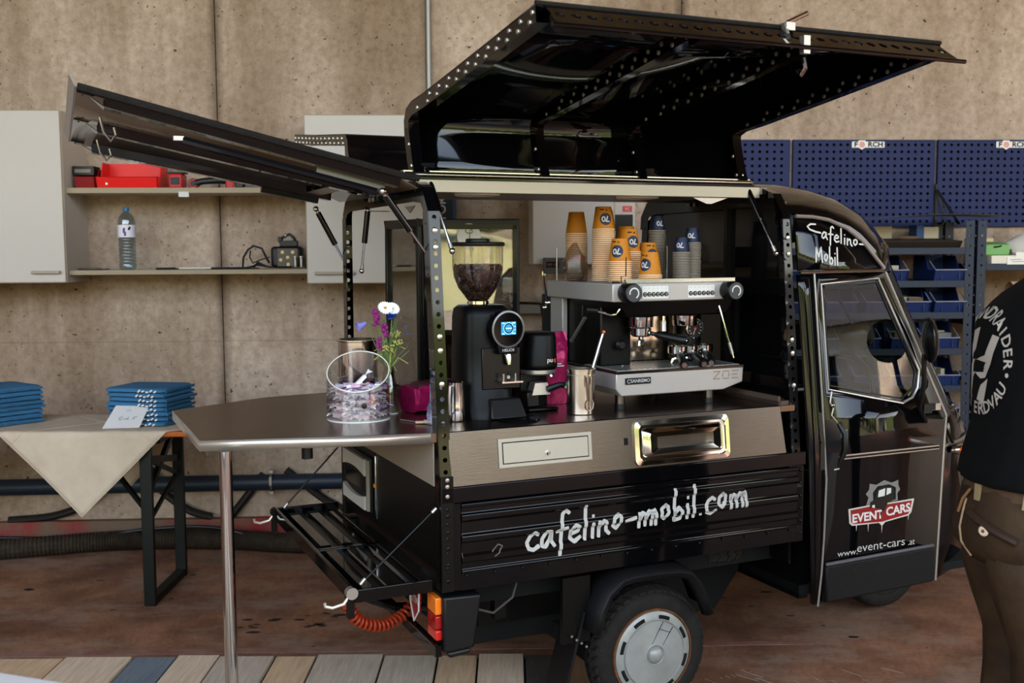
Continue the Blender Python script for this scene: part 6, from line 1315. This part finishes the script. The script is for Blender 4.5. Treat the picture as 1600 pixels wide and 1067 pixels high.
def shirt(seed, tk):
    rnd = random.Random(seed); f = MB(); rows = []; n = 30
    ph = [rnd.uniform(0, 6) for _ in range(4)]
    prof = [(-.92, .03), (-1.0, .3), (-1.0, .65), (-.94, .95), (-.5, 1.0)]
    base = rrect(-.5, -.5, .5, .5, .12, 6); m_ = len(base)
    rows = []
    for sc, zz in ((.0, .0), (.93, .0), (1.0, .28), (1.0, .62), (.95, .92), (.6, 1.0), (0, 1.02)):
        row = []
        for k, (x, y) in enumerate(base):
            a = math.atan2(y, x); w_ = 1+.022*math.sin(5*a+ph[0])+.016*math.sin(9*a+ph[1])
            row.append(Vector((x*.305*sc*w_, y*.27*sc*w_, tk*zz*(1+.14*math.sin(3*a+ph[2])*(.0 if zz < .05 else .6)))))
        rows.append(row)
    f.grid(rows, tsh, closed=True)
    g = MB()
    for k in range(2):      # further folded layers peeping out
        t0 = .3+.3*k; g.tube([Vector((.15*1.0, y*.25, tk*t0+.001*math.sin(y*20+ph[3]+k))) for y in [(-.5+i/8) for i in range(9)]], tk*.16, tsh, 5)
    return f.mesh('folded_shirt'), g.mesh('fold_layer'), rnd
def stack(x, y, z, n, rz, where, gname):
    for i in range(n):
        tk = .0212; me, fl, rnd = shirts[i % 4]
        lab = (f'topmost folded blue t-shirt of the stack {where}' if i == n-1 else f'folded blue t-shirt in the stack {where}, {("lowest", "second from the bottom", "third from the bottom", "fourth from the bottom", "fifth from the bottom", "sixth from the bottom", "seventh from the bottom")[i]}')
        r = thing('folded_shirt', lab, 't-shirt', (x+random.uniform(-.008, .008), y+random.uniform(-.006, .006), z+i*tk), rz+random.uniform(-.05, .05), gname)
        o = bpy.data.objects.new('shirt_body', me); COL.objects.link(o); o.parent = r
        o = bpy.data.objects.new('fold_layer', fl); COL.objects.link(o); o.parent = r
        f = MB(); y0 = -.5*.27*1.02
        ls = []
        for k in range(5): xx = .02+k*.02; ls.append([(xx, tk*(.3+.1*(k % 2))), (xx+.010, tk*(.75-.2*(k % 3)))])
        f.strokes(ls, lambda a, zz: Vector((a, y0-.004, zz)), .0075, white); f.build('shirt_print', r)
shirts = [shirt(s, .0212) for s in (3, 8, 15, 21)]
stack(-1.668, 4.895, .7935, 8, R(-14), 'beside the white card', 'blue shirts beside the card')
stack(-2.365, 4.90, .7935, 8, R(-38), 'at the left photo edge', 'blue shirts at the left edge')
cd = thing('place_card', 'white card with handwriting leaning on the blue shirt stack', 'card', (-1.738, 4.690, .794), R(6))
Mt = Matrix.Rotation(R(-38), 4, 'X')
f = MB(); 
def cp_(x, z): return Vector((x+z*.28, z*.55, z*.82))
f.hexa([cp_(-.085, .001), cp_(.075, .001), cp_(.075, .001)+Vector((0, .002, 0)), cp_(-.085, .001)+Vector((0, .002, 0)), cp_(-.07, .115), cp_(.078, .108), cp_(.078, .108)+Vector((0, .002, 0)), cp_(-.07, .115)+Vector((0, .002, 0))], mat('card_white', '#B9B5B3', .7)); f.build('card_sheet', cd)
ink = mat('card_ink', '#4A5260', .6); f = MB()
f.strokes([[(-.018, .058), (-.028, .056), (-.03, .046), (-.02, .042), (-.016, .05)], [(-.012, .048), (-.006, .044), (.0, .050), (.004, .044)], [(.008, .056), (.007, .044), (.013, .044)], [(.028, .045), (.034, .056), (.036, .046)], [(.036, .056), (.046, .058)]], lambda x, z: cp_(x, z)+Vector((0, -.0012, 0)), .0022, ink)
f.strokes([[(-.004, .103), (-.004, .096)], [(-.014, .090), (.008, .090)], [(-.012, .085), (.006, .085)]], lambda x, z: cp_(x, z)+Vector((0, -.0012, 0)), .0022, mat('card_print', '#7A94B8', .6)); f.build('handwriting', cd)
# white table close to the camera, only its far corner shows
wt = thing('white_table', 'white table close to the camera at the bottom left corner', 'table', (-1.75, 1.15, 0)); f = MB(); f.prism([(-.9, -.45), (1.05, -.45), (1.0, .74), (.977, .755), (.767, .827), (.504, .858), (-.9, .90)], .745, .78, 2, mat('table_white', '#C9C6C4', .5)); f.build('tabletop', wt, bevel=.006)
for x, y in ((-.8, -.35), (.95, -.35), (-.8, .75), (.72, .7)): MB().box((x-.02, y-.02, 0), (x+.02, y+.02, .745), satin).build('leg', wt)
# orange spiral hose under the tailgate
h = tthing('spiral_cable', 'orange coiled cable hanging under the folded tailgate', 'cable', 0, 0, 0); f = MB(); ctrl = cr_([(-.235, .22, .485), (-.20, .225, .42), (-.12, .24, .385), (-.04, .26, .40), (.03, .28, .45)], 10); pts = []
NN = 22*12
for i in range(NN):
    t = i/(NN-1)*(len(ctrl)-1); a = int(min(t, len(ctrl)-2)); c_ = ctrl[a].lerp(ctrl[a+1], t-a); d = (ctrl[a+1]-ctrl[a]).normalized(); x = d.cross(Vector((0, 1, 0))).normalized(); y = d.cross(x); th = 2*PI*i/12
    pts.append(c_+(x*math.cos(th)+y*math.sin(th))*.016)
f.tube(pts, .0052, mat('orange_cable', '#8E2A0C', .45), 6); f.tube([(-.235, .22, .485), (-.235, .2, .54)], .008, blkplast); f.build('coil', h)
# ================================================================== PERSON AT THE RIGHT EDGE, seen from behind
PX, PY = 1.40, 2.86; FD = Vector((1, -.07, 0)).normalized(); LD = Vector((-FD.y, FD.x, 0))    # facing, person's left
pr = thing('person', 'person in a black printed t-shirt and brown leather trousers seen from behind', 'person', (PX, PY, 0))
def bp(f_, l_, z): return FD*f_ + LD*l_ + Vector((0, 0, z))
skin = mat('skin', '#B98A6C', .5); shirtm = mat('black_shirt', '#050506', .9, spec=.15, bump=(14, .25)); lea = mat('brown_leather', '#241710', .65, spec=.15, var=(6, .45, '#40301F'), bump=(9, 1.0)); 
# body: one continuous skinned figure
bm = bmesh.new(); sk = []
def V(p, r):
    v = bm.verts.new(p); sk.append(r); return v
pel = V(bp(.02, 0, .95), (.125, .10)); abd = V(bp(.02, 0, 1.08), (.12, .09)); che = V(bp(.0, 0, 1.26), (.14, .10)); clav = V(bp(.05, 0, 1.43), (.09, .07)); nk = V(bp(.10, 0, 1.52), (.055, .055)); hd0 = V(bp(.14, 0, 1.60), (.075, .08)); hd1 = V(bp(.15, 0, 1.70), (.08, .09)); hd2 = V(bp(.14, 0, 1.77), (.05, .055))
E_ = [(pel, abd), (abd, che), (che, clav), (clav, nk), (nk, hd0), (hd0, hd1), (hd1, hd2)]
for s in (-1, 1):
    sh_ = V(bp(.05, .18*s, 1.42), (.055, .055)); el = V(bp(.07, .26*s, 1.14), (.042, .042)); wr_ = V(bp(.26, .20*s, 1.03), (.028, .028)); hn = V(bp(.33, .17*s, 1.03), (.035, .018))
    hip = V(bp(.02, .10*s, .90), (.09, .09)); kn = V(bp(.03+.02*s, .11*s, .50), (.058, .058)); an = V(bp(-.02+.02*s, .11*s, .09), (.036, .036)); to = V(bp(.13+.02*s, .12*s, .035), (.034, .026))
    E_ += [(clav, sh_), (sh_, el), (el, wr_), (wr_, hn), (pel, hip), (hip, kn), (kn, an), (an, to)]
    for k in range(4):
        a = V(bp(.36, (.17-.022+.015*k)*s, 1.03), (.010, .010)); b = V(bp(.40-.006*abs(k-1.5), (.168-.022+.015*k)*s, 1.015), (.009, .009)); c = V(bp(.415-.008*abs(k-1.5), (.166-.022+.015*k)*s, .985), (.008, .008)); E_ += [(hn, a), (a, b), (b, c)]
    t1 = V(bp(.31, (.17-.04)*s, 1.035), (.012, .012)); t2 = V(bp(.345, (.17-.058)*s, 1.02), (.010, .010)); E_ += [(hn, t1), (t1, t2)]
for a, b in E_: bm.edges.new((a, b))
me = bpy.data.meshes.new('body'); bm.to_mesh(me); bm.free(); me.materials.append(skin)
bo_ = bpy.data.objects.new('body', me); COL.objects.link(bo_); bo_.parent = pr
sm_ = bo_.modifiers.new('skin', 'SKIN'); sm_.use_smooth_shade = True
for i, r_ in enumerate(sk): me.skin_vertices[0].data[i].radius = r_
me.skin_vertices[0].data[0].use_root = True
s_ = bo_.modifiers.new('sub', 'SUBSURF'); s_.levels = 1; s_.render_levels = 2
# shirt: body loft with sleeves;  (centre forward, half depth, half width, z)
SH = [(.0, .160, .207, .950), (.0, .150, .202, 1.0), (.0, .137, .199, 1.05), (.005, .132, .198, 1.10), (.008, .134, .205, 1.20), (.012, .138, .215, 1.30), (.025, .142, .225, 1.38), (.055, .12, .215, 1.44), (.075, .09, .15, 1.485), (.09, .07, .085, 1.515)]
def shp(z):
    for a, b in zip(SH[:-1], SH[1:]):
        if a[3] <= z <= b[3]:
            t = (z-a[3])/(b[3]-a[3]); return [a[i]+(b[i]-a[i])*t for i in range(3)]
    return SH[0][:3]
def sp_(th, z, d=0):
    c, a, b = shp(z); ct, st = math.cos(th), math.sin(th); e = .85
    return bp(c - (a+d)*(abs(ct)**e)*(1 if ct > 0 else -1), (b+d)*(abs(st)**e)*(1 if st > 0 else -1), z)
f = MB(); rows = []; zz = [.950+i*(1.515-.950)/26 for i in range(27)]
for z in zz: rows.append([sp_(2*PI*k/40, z, .004*math.sin(k*2.1+z*14)*(1 if z < 1.15 else .3)) for k in range(40)])
f.grid(rows, shirtm, closed=True); tshirt = f.build('t_shirt', pr, solid=.003, smooth=70)
for s in (-1, 1):
    f = MB(); f.tube([bp(.05, .15*s, 1.42), bp(.055, .20*s, 1.38), bp(.065, .245*s, 1.27), bp(.07, .265*s, 1.19)], [.075, .078, .07, .068], shirtm, 16, caps=False); f.build('sleeve', tshirt, solid=.002, smooth=70)
# back print, set on the curve of the back. s runs towards the person's right (right in the photo)
def pp(s, z):
    c, a, b = shp(z); th = -(s-.022)/.19; return sp_(th, z, .0035)
ZB = 1.27; RB = .130
f = MB(); sym = [[(-.052, .085), (-.020, .090), (-.035, .025), (-.062, .010)], ]
def quadpatch(poly):
    f.plate(subdiv(poly, 5), [], lambda x, z: pp(x, ZB+z), mat('shirt_print', '#B9AFA6', .7))
quadpatch([(-.050, .078), (.000, .092), (-.012, .030), (-.030, .018), (-.044, -.005), (-.052, .02)])
quadpatch([(.060, .072), (.088, .072), (.066, -.010), (.054, -.030), (.040, -.040), (.030, -.085), (.018, -.108), (-.012, -.108), (.0, -.050), (-.014, -.025), (-.03, -.030), (-.062, -.035)][:0] or [(.056, .078), (.086, .074), (.062, .0), (.040, -.040), (.020, -.046), (-.012, -.034), (-.030, -.048), (-.052, -.10), (-.082, -.094), (-.060, -.022), (-.038, .000), (.0, .004), (.034, .02)])
quadpatch([(.052, -.040), (.036, -.112), (.004, -.106), (.022, -.062)])
f.build('back_emblem', tshirt)
def ring_text(body, a0, a1, outward=True):
    n = len(body)
    for i, ch in enumerate(body):
        if ch == ' ': continue
        a = R(a0+(a1-a0)*(i+.5)/n); cx, cz = RB*math.cos(a), RB*math.sin(a)
        cu = bpy.data.curves.new('t', 'FONT'); cu.body = ch; cu.size = .046; cu.align_x = 'CENTER'; cu.align_y = 'CENTER'; cu.resolution_u = 2; cu.offset = .0008
        t = bpy.data.objects.new('t', cu); COL.objects.link(t); dg = bpy.context.evaluated_depsgraph_get(); m2 = bpy.data.meshes.new_from_object(t.evaluated_get(dg)); bpy.data.objects.remove(t); bpy.data.curves.remove(cu)
        rot = a-PI/2 if outward else a+PI/2; cr2, sr2 = math.cos(rot), math.sin(rot)
        for v in m2.vertices:
            x, y = v.co.x, v.co.y; v.co = pp(cx+x*cr2-y*sr2, ZB+cz+x*sr2+y*cr2)
        RT.append(m2)
RT = []
ring_text('OMHANDRAIDER', 158, -4); ring_text('POTE ERDVAU', 200, 338, False); ring_text('•', -4, -16)
for m2 in RT:
    m2.materials.clear(); m2.materials.append(mat('shirt_print', '', .7)); m2.name = 'ring_letter'; o = bpy.data.objects.new('ring_letter', m2); COL.objects.link(o); o.parent = tshirt
# leather trousers to the shoes
def loft(name, secs, m, parent, n=28, fold=.004):
    f = MB(); rows = []
    for i, (cf, cl, a, b, z) in enumerate(secs):
        rows.append([bp(cf-(a+fold*math.sin(k*1.7+z*30))*math.cos(2*PI*k/n), cl+(b+fold*math.sin(k*2.3+z*22))*math.sin(2*PI*k/n), z) for k in range(n)])
    f.grid(rows, m, closed=True); return f.build(name, parent, solid=.003, smooth=70)
tr = loft('leather_trousers', [(.0, 0, .135, .175, 1.0), (-.005, 0, .142, .185, .95), (-.012, 0, .155, .195, .88), (-.015, 0, .162, .200, .82), (-.012, 0, .158, .198, .77), (0, 0, .135, .185, .73)], lea, pr)
for s in (-1, 1):
    cl = .092*s
    loft('trouser_leg', [(-.006, cl, .130, .100, .82), (.0, cl, .128, .100, .70), (.02, cl*1.05, .112, .098, .60), (.03, cl*1.1, .092, .088, .50), (.035, cl*1.1, .088, .084, .40), (.02, cl*1.1, .085, .08, .28), (.0, cl*1.1, .075, .07, .12)], lea, tr)
    f = MB(); rows = []
    for cf, a, b, z in ((.06, .145, .052, .0), (.06, .145, .052, .02), (.05, .13, .05, .045), (.0, .075, .045, .09), (-.01, .055, .045, .14)): rows.append([bp(cf+a*math.cos(2*PI*k/20), cl*1.1+b*math.sin(2*PI*k/20), z) for k in range(20)])
    f.grid(rows, mat('brown_shoe', '#2E2018', .5), closed=True); f.add(rows[0], [tuple(range(20))], mat('brown_shoe', '', .5)); f.build('shoe', pr)
f = MB(); rows = [[bp(-.002-(.148+d)*math.cos(2*PI*k/40), (.190+d)*math.sin(2*PI*k/40), z) for k in range(40)] for z, d in ((.918, .0), (.918, .004), (.958, .004), (.958, .0))]; f.grid(rows, mat('tan_belt', '#4A3626', .55, bump=(30, .4)), closed=True); f.build('belt', tr)
def tp2(th, z, d=.004): 
    for A, B2 in (((-.012, .155, .195, .88), (-.005, .142, .185, .95)), ((-.015, .162, .200, .82), (-.012, .155, .195, .88)), ((-.012, .158, .198, .77), (-.015, .162, .2, .82)), ((0, .135, .185, .73), (-.012, .158, .198, .77))):
        if A[3] <= z <= B2[3]: t = (z-A[3])/(B2[3]-A[3]); c, a, b = [A[i]+(B2[i]-A[i])*t for i in range(3)]; break
    else: c, a, b = -.012, .155, .195
    return bp(c-(a+d)*math.cos(th), (b+d)*math.sin(th), z)
f = MB()
for th in (-.35, -1.15): f.hexa([tp2(th-.05, .905, .0065), tp2(th+.05, .905, .0065), tp2(th+.05, .905, .001), tp2(th-.05, .905, .001), tp2(th-.05, .949, .018), tp2(th+.05, .949, .018), tp2(th+.05, .949, .008), tp2(th-.05, .949, .008)], mat('belt_loop', '#8A7658', .6))
f.build('belt_loop', tr)
f = MB(); f.tube([tp2(-.30-.1*i, .868-.006*i, .006) for i in range(9)], .012, mat('pocket_welt', '#2C1C12', .6), 8); f.build('pocket', tr)
f = MB(); q = tp2(-.62, .835, .010); nrm_ = (q-bp(-.01, 0, .835)).normalized(); Mq = nrm_.to_track_quat('Z', 'Y').to_matrix(); f.lathe([(.0135, -.002), (.014, .003), (.010, .006), (.004, .005)], q, mat('horn_button', '#C9B49A', .35), 20, Mq); f.lathe([(.005, .0055), (.004, .007)], q, mat('button_core', '#6A3A30', .4), 10, Mq); f.build('horn_button', tr)
f = MB(); f.tube([tp2(-.10, z, .004) for z in (.90, .86, .82, .78, .74)], .003, mat('pale_seam', '#9A8468', .6), 6); f.build('seam', tr)
f = MB(); f.tube([tp2(-.2, .93, .012), tp2(-.12, .90, .016), tp2(-.05, .86, .012)], .004, mat('leather_cord', '#7A5230', .6), 6); f.build('leather_cord', tr)
hr_ = MB(); rows = []
for i in range(9):
    ph = PI*.62*i/8; rows.append([bp(.135, 0, 1.70)+Vector((.105*math.sin(ph)*math.cos(2*PI*k/24), .105*math.sin(ph)*math.sin(2*PI*k/24), .115*math.cos(ph))) - FD*(.02*math.sin(ph)) for k in range(24)])
hr_.grid(rows, mat('dark_hair', '#3A2A1E', .6, bump=(60, .5)), closed=True); hr_.build('hair', pr)
f = MB()
for s in (-1, 1):
    f.ball(bp(.235, .032*s, 1.685), .012, mat('eye_white', '#E8E2DA', .3), 6); f.ball(bp(.245, .032*s, 1.685), .006, dark, 5)
f.build('eyes', pr)
f = MB(); f.ball(bp(.245, 0, 1.655), .016, skin, 6, (1, 1, 1.5)); f.build('nose', pr)
f = MB(); f.tube([bp(.235, -.022, 1.615), bp(.245, 0, 1.613), bp(.235, .022, 1.615)], .006, mat('lips', '#9A5A50', .5), 6); f.build('mouth', pr)
f = MB()
for s in (-1, 1): f.ball(bp(.14, .09*s, 1.675), .026, skin, 6, (.8, .5, 1.25))
f.build('ears', pr)
